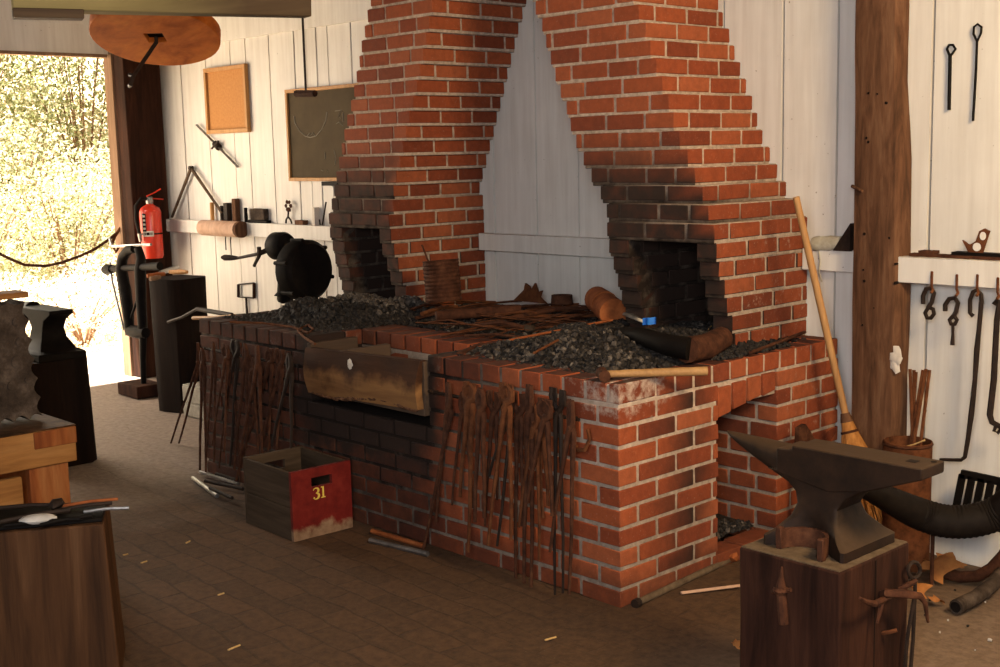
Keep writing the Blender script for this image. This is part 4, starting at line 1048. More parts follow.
# ------------------------------------------------------------------ broom
br = thing('broom', tuple(at(850, 445, 1, 1.36)), 'straw broom with long handle leaning on the right chimney', 'broom')
t0 = at(796, 197, 1, 1.02); t1 = at(845, 413, 1, 1.2); t2 = at(847, 422, 1, 1.2); t3 = at(874, 520, 1, 1.2)
mb = MB(); mb.tube([t0, t0.lerp(t1, .5), t1], [.0135, .015, .0145], 10); obj('handle', mb, 'handle_wood', br)
mb = MB(); mb.tube([t1, t2], [.018, .026], 10); obj('ferrule', mb, 'old_post', br)
d = (t3 - t2).normalized()
mb = MB(); mb.tube([t2, t2 + d * .03, t2 + d * .10, t2 + d * .34], [.024, .03, .046, .062], 14); obj('straw_core', mb, 'broom_straw', br)
mb = MB()
for i in range(190):
    a = U(0, 2 * pi); k = U(.6, 1); s0 = t2 + d * .01 + Vector((cos(a), sin(a), 0)) * .022 * k; e0 = t2 + d * U(.33, .42) + Vector((cos(a), sin(a), 0)) * .085 * k
    mb.tube([s0, s0.lerp(e0, .4) + Vector((cos(a), sin(a), 0)) * .018 * k, e0], .0022, 4)
obj('bristles', mb, 'broom_straw', br.children[-1])
mb = MB(); mb.tube([t2 + d * .035, t2 + d * .045], [.036, .036], 12); obj('binding', mb, 'dark_rust', br)

# things on the rail behind the chimney
cv = MB(); a, b = at(814, 244, 1, YW - .04), at(842, 243, 1, YW - .04); cv.tube([a, a.lerp(b, .2), a.lerp(b, .25), a.lerp(b, .6), b], [.03, .034, .03, .033, .028], 12)
one('rolled_canvas', cv, 'canvas', 'rolled grey canvas lying on the rail right of the chimney', 'canvas')
mb = MB(); p = at(846, 240, 1, YW - .05); mb.prism([(p.x - .05, p.z - .045), (p.x + .03, p.z - .045), (p.x + .03, p.z + .07)], YW - .07, YW - .02); one('iron_wedge', mb, 'iron', 'dark triangular wedge on the rail beside the log post', 'wedge')
mb = MB(); q = [at(*w, 1, YW - .055) for w in ((819, 251), (820, 262), (819, 272), (822, 282))]; mb.tube(q, .003, 5); one('string', mb, 'canvas', 'thin string hanging down from the rolled canvas', 'string')

# ------------------------------------------------------------------ right wall
YH = YW - .13
def hang(name, label, cat, parts, group=None, mat='iron'):
    p0 = at(*parts[0][1][0][:2], 1, YH); t = thing(name, tuple(p0), label, cat, group)
    for nm, pts, r_, m2 in parts:
        mb = MB(); mb.tube([at(*q, 1, YH) if len(q) == 2 else at(q[0], q[1], 1, q[2]) for q in pts], r_, 7); obj(nm, mb, m2 or mat, t)
    return t
YB_ = YW - .012
for parts, lb in (([('shank', [(949, 110, YB_), (950, 56, YB_)], .007, None), ('eye', [(950, 56, YB_), (953, 53, YB_), (955.5, 49, YB_), (953, 45, YB_), (949, 45, YB_), (947, 49, YB_), (949, 54, YB_), (950.5, 57, YB_)], .005, None)], 'shorter ring topped iron rod hanging high on the right wall'),
                  ([('shank', [(973, 121, YB_), (976, 70, YB_), (977, 41, YB_)], .005, None), ('eye', [(977, 41, YB_), (973.5, 34, YB_), (974, 27, YB_), (977.5, 24, YB_), (981.5, 27, YB_), (981, 33, YB_), (977.5, 41, YB_)], .0045, None)], 'longer loop topped iron rod hanging high on the right wall')):
    hang('skewer', lb, 'rod', parts, mat='black_iron')
for i, (nx_, ny_) in enumerate(((932, 272), (957, 275), (977.5, 275), (998, 278))):
    mb = MB(); p = at(nx_, ny_, 1, YH + .01); q = at(nx_ - .5, ny_ + 14, 1, YH); mb.tube([p + Vector((0, .03, 0)), p, q], .0055, 6)
    q2 = at(nx_ - 2, ny_ + 22, 1, YH - .012); mb.tube([q, at(nx_ + 1, ny_ + 18, 1, YH - .01), at(nx_ - 1, ny_ + 21, 1, YH - .022)], .0055, 6)
    one('rail_hook', mb, 'rust', ['small rusty hook on the right rail beside the log post', 'small rusty hook above the key shaped iron', 'small rusty hook above the long twisted poker', 'small rusty hook at the picture edge of the right rail'][i], 'hook')
hang('chain_hook', 'black S hook with a ring hanging nearest the log post', 'hook', [
    ('hook', [(923, 304), (923, 296), (926, 289), (931, 288), (934, 293), (932, 302), (928, 308)], .009, None), ('ring', [(928, 308), (925, 313), (927, 318), (931, 318), (934, 314), (933, 309), (929, 307.5)], .008, None)])
hang('key_iron', 'black hooked iron with an eye and stem, second from the log post', 'hook', [
    ('hook', [(945, 311), (945, 305), (949, 299), (955, 298), (958, 303), (956, 312), (953, 317)], .009, None), ('eye', [(953, 316), (949.5, 320), (951, 324), (955, 324), (957, 320), (954, 316)], .008, None), ('stem', [(953, 323), (953, 335), (952.5, 345)], [.006, .006, .009], None)])
hang('poker', 'long twisted black poker hanging on the right wall', 'poker', [
    ('hook', [(973, 316), (970, 313), (970, 300), (973, 292), (977, 290), (981, 294), (981.5, 302)], .008, None),
    ('shaft', [(981.5, 302), (979, 330), (977, 350), (975, 380), (972, 410), (968, 440), (965, 457), (961, 460), (940, 459.5)], [.009, .009, .011, .009, .011, .009, .008, .007, .006], None)])
hang('gate_latch', 'long black latch bar hanging at the picture edge', 'bar', [
    ('strap', [(999, 305), (994, 303), (998, 300)], .009, None), ('bar', [(1000, 300), (997, 320), (994, 380), (990, 415), (992, 422), (999, 426), (1004, 428)], [.01, .011, .012, .012, .011, .010, .010], None), ('ring', [(996, 426), (994, 431), (998, 433), (1001, 429)], .007, None)])
RT3 = 1.169
def bar_on(a, b, w, name, mat, label, cat, z=RT3):
    x0_, x1_ = at(a, 254, 1, YW - .07).x, at(b, 254, 1, YW - .07).x; mb = MB(); mb.box(x0_, x1_, YW - .10, YW - .10 + w, z, z + .012); return one(name, mb, mat, label, cat)
bar_on(913, 1010, .04, 'flat_bar', 'dark_rust', 'long flat rusty bar lying on the right rail', 'bar'); bar_on(922, 937, .05, 'flat_bar', 'dark_rust', 'short flat piece on the left end of the long rusty bar', 'bar', RT3 + .012)
bar_on(955, 1010, .05, 'flat_bar', 'black_iron', 'dark flat bar under the iron bracket on the right rail', 'bar', RT3 + .0125)
bk = thing('iron_bracket', tuple(at(975, 254, 1, YW - .08)), 'pierced iron bracket standing upright on the right rail', 'bracket')
P = lambda x_, y_: (at(x_, y_, 1, YW - .08).x, at(x_, y_, 1, YW - .08).z)
mb = MB(); out = [P(972, 257), (P(981, 259)), P(990, 231), P(985, 228.5), P(980, 231), P(976.5, 241), P(970, 245), P(963, 240), P(968, 250)]
mb.prism(out[::-1], YW - .088, YW - .076); obj('plate', mb, 'rust', bk)
for (x_, y_, r_) in ((983, 236, .012), (977, 247, .016)):
    p = at(x_, y_, 1, YW - .0885); mb = MB(); mb.lathe([(r_, -.0), (r_, .002), (r_ * .1, .002)], 14, Matrix.Translation(p) @ Matrix.Rotation(pi / 2, 4, 'X') @ Matrix.Scale(1.3 if r_ < .014 else 1, 4, (0, 1, 0))); obj('opening', mb, 'white_paint', bk)

# canister of rods
cc = at(921, 505, 2, -.04); cc = Vector((.42, 1.22, -.05)); rc = .092
cn = thing('metal_canister', tuple(cc), 'rusty brown metal canister by the wall holding thin rods', 'canister')
zt = at(921, 449, 1, 1.13).z
mb = MB(); mb.lathe([(0, 0), (rc, 0), (rc, zt - cc.z), (rc - .006, zt - cc.z), (rc - .006, .03), (0, .03)], 28, Matrix.Translation(cc)); obj('body', mb, 'rust', cn)
mb = MB(); mb.lathe([(rc, -.006), (rc + .004, 0), (rc, .006)], 28, Matrix.Translation((cc.x, cc.y, zt - .01)), cap=False); obj('rim', mb, 'dark_rust', cn)
for i, (px, py) in enumerate(((910, 369), (914, 370), (916, 372), (923, 370), (926, 369), (929.5, 370))):
    tp = at(px, py, 1, YW - .1); ang = i / 6 * 6.28; mb = MB(); mb.tube([cc + Vector((.05 * cos(ang), .04 * sin(ang), .04)), tp], .0075, 6)
    one('iron_rod', mb, 'rust', ['rusty rod in the canister, leftmost of six', 'rusty rod in the canister, second from the post', 'rusty rod in the canister, third from the post', 'rusty rod in the canister, fourth from the post', 'rusty rod in the canister, fifth from the post', 'rusty rod in the canister, farthest from the post'][i], 'rod', 'rods in the canister')
mb = MB(); q = [at(*w, 1, 1.15) for w in ((897, 452), (905, 447), (915, 444), (925, 440))]; mb.tube(q, .003, 5); one('straw_stalk', mb, 'straw', 'pale straw lying over the canister rim', 'straw')
# slotted grate
gt = thing('slotted_grate', tuple(at(975, 515, 1, 1.3)), 'black slotted iron grate leaning on the white wall', 'grate')
Mg = lambda x_, y_: at(x_, y_, 1, 1.32)
def plate(pts, nm):
    mb = MB(); V = [Mg(*w) for w in pts]; W = [v + Vector((0, .014, 0)) for v in V]
    mb.add([tuple(v) for v in V + W], [(0, 3, 2, 1), (4, 5, 6, 7), (0, 1, 5, 4), (1, 2, 6, 5), (2, 3, 7, 6), (3, 0, 4, 7)]); obj(nm, mb, 'black_iron', gt)
plate([(961, 470), (1018, 482), (1017, 489), (959.5, 478)], 'frame_bar'); plate([(951, 514), (1008, 526), (1007, 534), (949, 522)], 'frame_bar')
for k in range(6):
    x_ = 958.5 + k * 9.6; y_ = 474 + k * 2; plate([(x_, y_), (x_ + 6.3, y_ + 1.3), (x_ - 2.2, y_ + 46), (x_ - 8.6, y_ + 44)], 'slat')
# big curved hose
hs = thing('ribbed_hose', tuple(at(960, 530, 1, 1.0)), 'thick black ribbed hose curving behind the anvil', 'hose')
hp = [(862, 486, .55), (878, 494, .65), (898, 504, .75), (920, 514, .85), (945, 521, .9), (970, 521, .95), (995, 514, 1.0), (1015, 500, 1.0), (1030, 478, 1.0)]
W = [at(a, b, 1, c) for a, b, c in hp]; pts = []; rr = []
for i in range(len(W) - 1):
    for k in range(10):
        f_ = k / 10; p_ = W[i - 1] if i else W[0]; n_ = W[min(i + 2, len(W) - 1)]
        pts.append(0.5 * ((2 * W[i]) + (W[i + 1] - p_) * f_ + (2 * p_ - 5 * W[i] + 4 * W[i + 1] - n_) * f_ ** 2 + (3 * W[i] - p_ - 3 * W[i + 1] + n_) * f_ ** 3))
        s_ = (i + f_) / (len(W) - 1); rr.append((.036 + .022 * smoothstep(0, .45, s_)) * (1 + .05 * (k % 2)))
mb = MB(); mb.tube(pts, rr, 16); obj('tube', mb, 'black_rubber', hs)
mb = MB(); a = at(933, 530, 1, .95); mb.tube([a, Vector((a.x, a.y, .0))], .008, 6); obj('prop', mb, 'dark_rust', hs)
mb = MB(); pts = [at(a, b, 1, 1.15) for a, b in ((940, 572), (960, 577), (978, 576), (992, 568), (1004, 555), (1012, 540))]; mb.tube(pts, .022, 10); one('iron_hoop', mb, 'dark_rust', 'dark iron hoop on the floor under the hose', 'hoop')
mb = MB(); pts = [at(956, 607, 2, .03), at(975, 598, 2, .032), at(992, 585, 2, .035), at(1008, 566, 2, .04), at(1016, 550, 2, .05)]; mb.tube(pts, .026, 12)
ph = thing('bent_pipe', tuple(pts[0]), 'bent brown pipe lying on the dirt at the picture edge', 'pipe'); obj('tube', mb, 'slag', ph)
mb = MB(); mb.tube([pts[0] + (pts[0] - pts[1]).normalized() * .002, pts[0] + (pts[0] - pts[1]).normalized() * .004], .019, 12); obj('bore', mb, 'black_iron', ph)
# leaves on the dirt
def leaf(px, py, s, rz, label, mat='dry_leaf', z=.02):
    p = at(px, py, 2, z); mb = MB(); out = []
    for k in range(22):
        a = 2 * pi * k / 22; r_ = s * (1 + .35 * cos(5 * a) + .1 * cos(11 * a)) * (.8 + .3 * cos(a)); out.append((r_ * cos(a), r_ * sin(a), .25 * s * sin(2 * a + 1) + .006))
    c_ = Matrix.Translation(p) @ Matrix.Rotation(rz, 4, 'Z') @ Matrix.Rotation(.35, 4, 'X')
    V = [(0, 0, .012)] + out; F = [(0, k + 1, (k + 1) % 22 + 1) for k in range(22)]
    V2 = [(a, b, c - .0015) for a, b, c in V]; F2 = [tuple(23 + i for i in f[::-1]) for f in F]; mb.add(V + V2, F + F2, c_)
    return one('dry_leaf', mb, mat, label, 'leaf')
leaf(934, 566, .075, .4, 'larger brown oak leaf on the dirt behind the anvil stump'); leaf(950, 562, .05, 2, 'smaller brown oak leaf beside the larger one behind the stump')
leaf(916, 590, .04, 1, 'dry leaf tucked low behind the right side of the stump'); leaf(735, 645, .02, 1, 'tiny orange leaf on the floor left of the anvil stump'); leaf(938, 602, .03, 2.5, 'small dry leaf on the dirt right of the stump')
for i, (px, py) in enumerate(((985, 602), (925, 615), (948, 620), (968, 626), (990, 640), (955, 590), (940, 632), (930, 600), (975, 650))):
    mb = MB(); mb.rock(at(px, py, 2, .006), U(.003, .007), .3); one('pebble', mb, 'pebble' if i % 2 == 0 else 'coal', 'small pebble on the dirt right of the anvil stump', 'pebble', 'pebbles on the dirt right of the stump')
# chips of straw on the floor
for i, ((a, b)) in enumerate((((123, 555), (128, 554)), ((141, 563), (147, 561)), ((186, 543), (190, 541)), ((218, 595), (224, 593)), ((228, 650), (240, 645)), ((545, 640), (556, 637)))):
    mb = MB(); p, q = at(*a, 2, .014), at(*b, 2, .014); mb.tube([p, q], .0035, 5); one('wood_chip', mb, 'straw', 'pale chip of straw on the dark brick floor', 'chip', 'chips on the brick floor')

# pipe along the end of the forge, lath
mb = MB(); a, b = at(637, 603, 2, .015), at(735, 557, 2, .016); mb.tube([a, b], .013, 10)
pq = thing('grey_pipe', tuple(a), 'grey pipe lying along the foot of the forge end', 'pipe'); obj('tube', mb, 'dusty_wood', pq)
mb = MB(); dd = (a - b).normalized(); mb.tube([a - dd * .01, a + dd * .014], .017, 10); obj('cap', mb, 'iron', pq)
a, b = at(681, 593, 2, .012), at(745, 585, 2, .02); mb = MB(); mb.tube([a, b], .012, 4, flat=.5, smooth=False); one('wood_lath', mb, 'birch', 'thin pale lath on the floor beside the forge end', 'lath')
mb = MB(); p = at(734, 557, 2, .03); mb.rock(p, .02, .3); one('rubble_piece', mb, 'orange_rust', 'small orange lump at the end of the grey pipe', 'rubble')

# ------------------------------------------------------------------ anvil and stump
SX0, SX1, SY0, SY1, SZ = .808, 1.128, -.41, -.055, .5
sp_ = thing('anvil_stump', ((SX0 + SX1) / 2, (SY0 + SY1) / 2, 0), 'square dark timber block carrying the large anvil', 'stump')
mb = MB(); nn = 8
rings = []
for i in range(nn + 1):
    z = SZ * i / nn; ring = []
    for (ex_, ey_) in ((SX0, SY0), ((SX0 + SX1) / 2, SY0), (SX1, SY0), (SX1, (SY0 + SY1) / 2), (SX1, SY1), ((SX0 + SX1) / 2, SY1), (SX0, SY1), (SX0, (SY0 + SY1) / 2)):
        ring.append((ex_ + .004 * noise.noise(Vector((ex_ * 9, ey_ * 9, z * 5))), ey_ + .004 * noise.noise(Vector((ey_ * 9, ex_ * 9, z * 5 + 9))), z))
    rings.append(ring)
mb.loft(rings, smooth=False); obj('timber', mb, 'dark_stump', sp_, .006)
mb = MB(); mb.box(SX0 + .004, SX1 - .004, SY0 + .004, SY1 - .004, SZ - .002, SZ + .0025); obj('dusty_top', mb, 'dusty_wood', sp_)
mb = MB(); mb.box(SX1 - .0005, SX1 + .0015, -.235, -.231, .02, SZ - .01); obj('split', mb, 'black_stump', sp_)
AX, AY = .965, -.215
an_ = thing('large_anvil', (AX, AY, SZ), 'large brown iron anvil with pointed horn on the timber block', 'anvil')
mb = MB(); rings = []
AT = .778
for z, xa, xb, hy, in ((SZ + .003, .842, 1.102, .135), (SZ + .03, .842, 1.102, .135), (SZ + .045, .862, 1.08, .118), (SZ + .085, .895, 1.045, .082), (SZ + .12, .905, 1.035, .066), (SZ + .15, .895, 1.055, .060), (SZ + .18, .86, 1.10, .058), (SZ + .205, .81, 1.17, .058)):
    ring = []
    ind = .068 * smoothstep(SZ + .10, SZ + .04, z)      # the feet: long sides hollowed between the corners
    for (cx_, cy_, a0) in ((xb, AY + hy, 0), (xa, AY + hy, 90), (xa, AY - hy, 180), (xb, AY - hy, 270)):
        rr = .012
        for k in range(3):
            a = radians(a0 + 45 * k); sx_ = -1 if cx_ == xb else 1; sy_ = -1 if cy_ > AY else 1
            ring.append((cx_ + sx_ * rr + rr * cos(a), cy_ + sy_ * rr + rr * sin(a), z))
        if a0 in (0, 180):
            s2 = 1 if a0 == 0 else -1; xs_ = (xb, xa) if a0 == 0 else (xa, xb)
            for f_ in (.2, .35, .5, .65, .8):
                ring.append((xs_[0] + (xs_[1] - xs_[0]) * f_, AY + s2 * (hy - ind * sin(pi * (f_ - .1) / .8)), z))
    rings.append(ring)
mb.loft(rings); obj('body', mb, 'anvil_iron', an_)
mb = MB(); mb.prism([(.835, AT - .075), (.80, SZ + .20), (1.0, SZ + .165), (1.11, SZ + .185), (1.277, AT - .031), (1.277, AT), (.885, AT), (.885, AT - .012), (.835, AT - .014)][::-1], AY - .06, AY + .06, 1); obj('face_block', mb, 'anvil_iron', an_, .004)
mb = MB(); rings = []
for i in range(13):
    u = i / 12; x = .86 - (.86 - .622) * u; hw = .056 * (1 - u) ** .62 + .003; top = AT - .014 + .008 * u; hgt = (.105 * (1 - u) ** .9 + .006)
    ring = []
    for k in range(16):
        a = 2 * pi * k / 16; q_ = sin(a); ring.append((x, AY + hw * cos(a), top - hgt / 2 + hgt / 2 * q_ * (.75 if q_ > 0 else 1) + (0 if q_ < 0 else hgt * .12)))
    rings.append(ring)
mb.loft(rings); obj('horn', mb, 'anvil_iron', an_)
fb_ = an_.children[-1] if an_.children[-1].name.startswith('face') else next(c_ for c_ in an_.children if c_.name.startswith('face'))
mb = MB(); mb.box(1.205, 1.232, AY - .0135, AY + .0135, AT - .01, AT + .0008); obj('hardy_hole', mb, 'black_iron', fb_)
mb = MB(); mb.lathe([(0, 0), (.008, 0), (.008, .0008), (0, .0009)], 10, Matrix.Translation((1.262, AY + .03, AT))); obj('pritchel_hole', mb, 'black_iron', fb_)
# half hoop on the stump
c = at(800, 546, 2, SZ); mb = MB()
L0 = at(780, 549, 2, SZ); R0 = at(821, 562, 2, SZ); cc_ = (L0 + R0) / 2; rad_ = (R0 - L0).length / 2; dx = (R0 - L0).normalized(); dy = Vector((-dx.y, dx.x, 0)) * 1.5
inn = []; rings = []
for k in range(15):
    a = pi * k / 14; o_ = cc_ + dx * rad_ * cos(a) + dy * rad_ * .75 * sin(a); i_ = cc_ + dx * (rad_ - .009) * cos(a) + dy * (rad_ * .75 - .009) * sin(a)
    rings.append([(o_.x, o_.y, SZ + .004), (o_.x, o_.y, SZ + .058), (i_.x, i_.y, SZ + .058), (i_.x, i_.y, SZ + .004)])
mb.loft(rings, smooth=False); 
hf = thing('half_hoop', tuple(cc_), 'curved iron band standing on the block before the anvil', 'band'); obj('band', mb, 'dark_rust', hf)
for w in (L0, R0):
    mb = MB(); mb.box(w.x - .009, w.x + .009, w.y - .009, w.y + .009, SZ + .003, SZ + .064, .001); obj('post', mb, 'dark_rust', hf, .002)
# spike tool hung on the near face of the block
fy = SY0 - .012
sk = thing('hardy_chisel', tuple(at(781, 595, 1, fy)), 'pointed rusty chisel held on the near face of the block', 'chisel')
V_ = lambda x_, y_: at(x_, y_, 1, fy)
mb = MB(); mb.tube([V_(782, 567), V_(781.5, 576), V_(781, 585), V_(781, 588)], [.003, .006, .013, .016], 8); obj('point', mb, 'dark_rust', sk)
mb = MB(); mb.tube([V_(781, 587), V_(781, 590), V_(781, 594)], [.020, .024, .016], 10); mb.tube([V_(772, 592), V_(781, 590), V_(791, 590)], [.006, .010, .006], 6); obj('collar', mb, 'dark_rust', sk)
mb = MB(); mb.tube([V_(781.5, 593), V_(782.5, 610), V_(784, 624)], [.0135, .0145, .014], 8); obj('shank', mb, 'dark_rust', sk)
# hooks on the right face of the block
fx = SX1 + .01
def G(x_, y_, dx=0): return at(x_, y_, 0, fx + dx)
bh = thing('bracket_hook', tuple(G(885, 600)), 'rusty iron bracket hook sticking from the right face of the block', 'hook')
mb = MB(); mb.tube([G(860, 598, .07), G(867, 602, .06), G(874, 604, .05), G(883, 600, .02), G(890, 596, -.012)], [.004, .007, .009, .009, .009], 7); mb.tube([G(882, 600, .02), G(880, 610, .02), G(877, 623, .02)], [.008, .008, .004], 7); obj('hook', mb, 'dark_rust', bh)
mb = MB(); mb.tube([G(883, 594, .0), G(886, 593, .02), G(905, 594, .06), G(920, 596, .08), G(925, 603, .08), G(928, 622, .08)], [.012, .012, .012, .010, .007, .004], 8); obj('arm', mb, 'dark_rust', bh)
tg2 = thing('ring_tongs', tuple(G(914, 575)), 'ring handled tongs hanging at the right edge of the block', 'tongs')
mb = MB(); mb.tube([G(914 + 6 * cos(a / 6 * pi), 570 + 8 * sin(a / 6 * pi), .01) for a in range(13)], .006, 6); obj('ring', mb, 'iron', tg2)
for e in ((909, 690), (903, 700)):
    mb = MB(); mb.tube([G(915, 578, .01), G(915, 592, .012), G((915 + e[0]) / 2 - (2 if e[0] < 905 else -1), 640, .012), G(e[0], e[1], .012)], .006, 6); obj('rein', mb, 'iron', tg2)
mb = MB(); mb.tube([G(899, 590, .0), G(908, 585, .02), G(915, 581, .012)], .008, 6); obj('cross_link', mb, 'dark_rust', tg2)
mb = MB(); mb.tube([G(881, 633, -.015), G(890, 632, .015), G(897, 630, .03)], [.006, .006, .006], 6); one('bent_nail', mb, 'rust', 'small bent nail low on the right face of the block', 'nail')
# shovel blade behind the anvil on the pier
mb = MB(); p = at(803, 430, 0, .1); mb.prism([(p.y - .03, p.z - .05), (p.y + .09, p.z - .06), (p.y + .055, p.z - .015), (p.y + .02, p.z + .02), (p.y - .025, p.z + .012)], .08, .10, 0)
mb.tube([Vector((.09, p.y + .02, p.z - .03)), Vector((.09, p.y + .02, 0.0))], .015, 8)
one('stake_tool', mb, 'dark_rust', 'dark iron stake showing above the anvil face by the pier', 'stake')

# ------------------------------------------------------------------ left side: bench, swage block, small anvil
BX, BY, BZ = -1.92, -1.10, .572
bn = thing('pine_bench', (BX - .2, BY - .4, 0), 'heavy pine stand carrying the swage block at the left edge', 'bench')
mb = MB(); mb.box(BX - .42, BX, BY - .75, BY, BZ - .15, BZ - .006); obj('top_timber', mb, 'pine', bn, .005)
mb = MB(); mb.box(BX - .425, BX + .003, BY - .75, BY + .003, BZ - .006, BZ); obj('top_plank', mb, 'stump_wood', bn, .002)
mb = MB(); mb.box(BX - .02, BX + .004, BY - .17, BY + .003, BZ - .075, BZ - .008, .001); obj('patch_board', mb, 'pine_red', bn, .003)
for y0, y1, mt in ((BY - .19, BY - .03, 'pine_red'), (BY - .75, BY - .58, 'pine')):
    for x0_ in (BX - .06, BX - .40):
        mb = MB(); mb.box(x0_, x0_ + .04, y0, y1, 0, BZ - .15); obj('leg', mb, mt, bn, .004)
mb = MB(); mb.box(BX - .10, BX - .07, BY - .7, BY - .20, .0, BZ - .19); obj('side_panel', mb, 'pine', bn, .003)
sw = thing('swage_block', (BX - .25, BY - .35, BZ), 'rugged iron swage block with notched edges on the pine stand', 'swage block')
y1 = at(40, 416, 0, BX - .2).y; out = []
zt_ = at(25, 300, 0, BX - .2).z
def scal(a, b, n_, dpt):
    a, b = Vector(a), Vector(b); t_ = (b - a); nr = Vector((-t_.y, t_.x)).normalized(); res = []
    for i in range(n_):
        for k in range(5):
            f_ = (i + k / 5) / n_; res.append(tuple(a + t_ * f_ + nr * dpt * sin(pi * k / 5) ** 1))
    return res
ysw0, ysw1 = y1 - .55, y1
out = scal((ysw0, BZ + .012), (ysw1, BZ + .012), 9, .022) + scal((ysw1 + .0, BZ + .02), (ysw1 - .035, zt_), 6, .022) + scal((ysw1 - .04, zt_), (ysw0, zt_), 7, .012) + [(ysw0, zt_), (ysw0, BZ + .02)]
mb = MB(); mb.prism(out, BX - .32, BX - .16, 0); sb_ = obj('block', mb, 'slag', sw, .006)
for (px, py, r_) in ((17, 362, .024), (20, 342, .018), (12, 386, .02), (16, 322, .016), (28, 380, .014)):
    p = at(px, py, 0, BX - .159); mb = MB(); mb.lathe([(0, -.02), (r_, -.02), (r_, .004), (r_ * .75, .006), (0, .004)], 12, Matrix.Translation(p) @ Matrix.Rotation(pi / 2, 4, 'Y')); obj('boss', mb, 'slag', sb_)
mb = MB(); a = at(0, 302, 0, BX - .2); b = at(26, 297, 0, BX - .2); mb.box(BX - .30, BX - .17, a.y - .1, b.y, zt_ + .012, zt_ + .035); one('wood_scrap', mb, 'pine', 'orange strip of wood lying on top of the swage block', 'wood', bevel=.003)

# small anvil on tall stump further back
LZ = .575
mb = MB(); rings = []
lc = at(90, 460, 2, 0)
for i in range(7):
    z = LZ * i / 6; ring = []
    for k in range(20):
        a = 2 * pi * k / 20; q_ = (abs(cos(a)) ** 6 + abs(sin(a)) ** 6) ** (-1 / 6); sc_ = .165 + .012 * (1 - z / LZ)
        ring.append((-3.68 + sc_ * q_ * cos(a), -.455 + sc_ * q_ * sin(a) * 1.05, z))
    rings.append(ring)
mb.loft(rings); one('wooden_stump', mb, 'black_stump', 'dark stump under the small anvil near the doorway', 'stump')
AY2 = -.44
sa = thing('small_anvil', (-3.65, AY2, LZ), 'small dark anvil on a stump, silhouetted against the doorway', 'anvil')
T = lambda px, py: (lambda p_: (p_.x, p_.z))(at(px, py, 1, AY2))
mb = MB(); rings = []
zt2 = T(60, 310)[1]
hh = zt2 - LZ
for f_, hx, hy in ((0, .20, .13), (.14, .20, .13), (.2, .14, .10), (.42, .095, .07), (.6, .085, .06), (.78, .12, .062), (.9, .20, .065), (.92, .22, .065), (1.0, .22, .065)):
    rings.append([(-3.68 + sx_ * hx * .86, AY2 + sy_ * hy, LZ + hh * f_) for sx_, sy_ in ((-1, -1), (1, -1), (1, 1), (-1, 1))])
mb.loft(rings, smooth=False); obj('body', mb, 'black_iron', sa, .006)
mb = MB(); mb.tube([(-3.86, AY2, LZ + hh * .88), (-3.95, AY2, LZ + hh * .93), (-4.05, AY2, LZ + hh * .97)], [.055, .035, .008], 12); obj('horn', mb, 'black_iron', sa)

# foreground stump with tools
FZ = .5
A0 = Vector((-.905, -1.822, 0)); B0 = Vector((-.748, -1.545, 0)); dx = (B0 - A0).normalized(); dn = Vector((-dx.y, dx.x, 0))
fs = thing('foreground_stump', tuple((A0 + B0) / 2), 'grainy brown plank stump at the lower left, tools on top', 'stump')
mb = MB(); ln = (B0 - A0).length
V = []
for z, e_ in ((0, .02), (FZ, 0)):
    for (u, v) in ((-e_, -e_), (ln + e_, -e_), (ln + e_, .26), (-e_, .26)): V.append(tuple(A0 + dx * u + dn * v + Vector((0, 0, z))))
mb.add(V, [(0, 3, 2, 1), (4, 5, 6, 7), (0, 1, 5, 4), (1, 2, 6, 5), (2, 3, 7, 6), (3, 0, 4, 7)]); obj('block', mb, 'stump_wood', fs, .005)
mb = MB(); c = A0 - dx * .16 + dn * .12
for zz in ((.0, .17), (.2, .40)): mb.box(c.x - .1, c.x + .1, c.y - .1, c.y + .1, *zz)
one('timber_rack', mb, 'dark_stump', 'dark stacked timbers left of the foreground stump', 'timber', bevel=.005)
def fgp(u, v, z=0): return A0 + dx * u + dn * v + Vector((0, 0, FZ + z))
mb = MB(); mb.box(0, 1, 0, 1, 0, 1)
mb = MB(); V = []
for z in (.001, .014):
    for (u, v) in ((-.2, .02), (ln - .004, .02), (ln - .004, .24), (-.2, .24)): V.append(tuple(fgp(u, v, z)))
mb.add(V, [(0, 3, 2, 1), (4, 5, 6, 7), (0, 1, 5, 4), (1, 2, 6, 5), (2, 3, 7, 6), (3, 0, 4, 7)]); one('iron_sheet', mb, 'black_iron', 'dark iron sheet on the foreground stump under the tools', 'sheet', bevel=.003)
p = at(38, 519, 2, FZ + .03); mb = MB()
rings = []
for i in range(9):
    u = -1 + 2 * i / 8; w = (1 - u * u * .96) ** .5; rings.append([(p.x + dx.x * u * .055 + dn.x * w * .03 * cos(a), p.y + dx.y * u * .055 + dn.y * w * .03 * cos(a), p.z + w * .015 * sin(a)) for a in [2 * pi * k / 12 for k in range(12)]])
mb.loft(rings); one('white_stone', mb, 'pebble', 'smooth pale oval stone among the tools on the foreground stump', 'stone')
p = at(57, 504, 2, FZ + .035); mb = MB(); mb.rock(p, .024, .2, (1, 1.2, .8)); one('hammer_head', mb, 'iron', 'dark lump of iron behind the pale stone on the stump', 'iron')
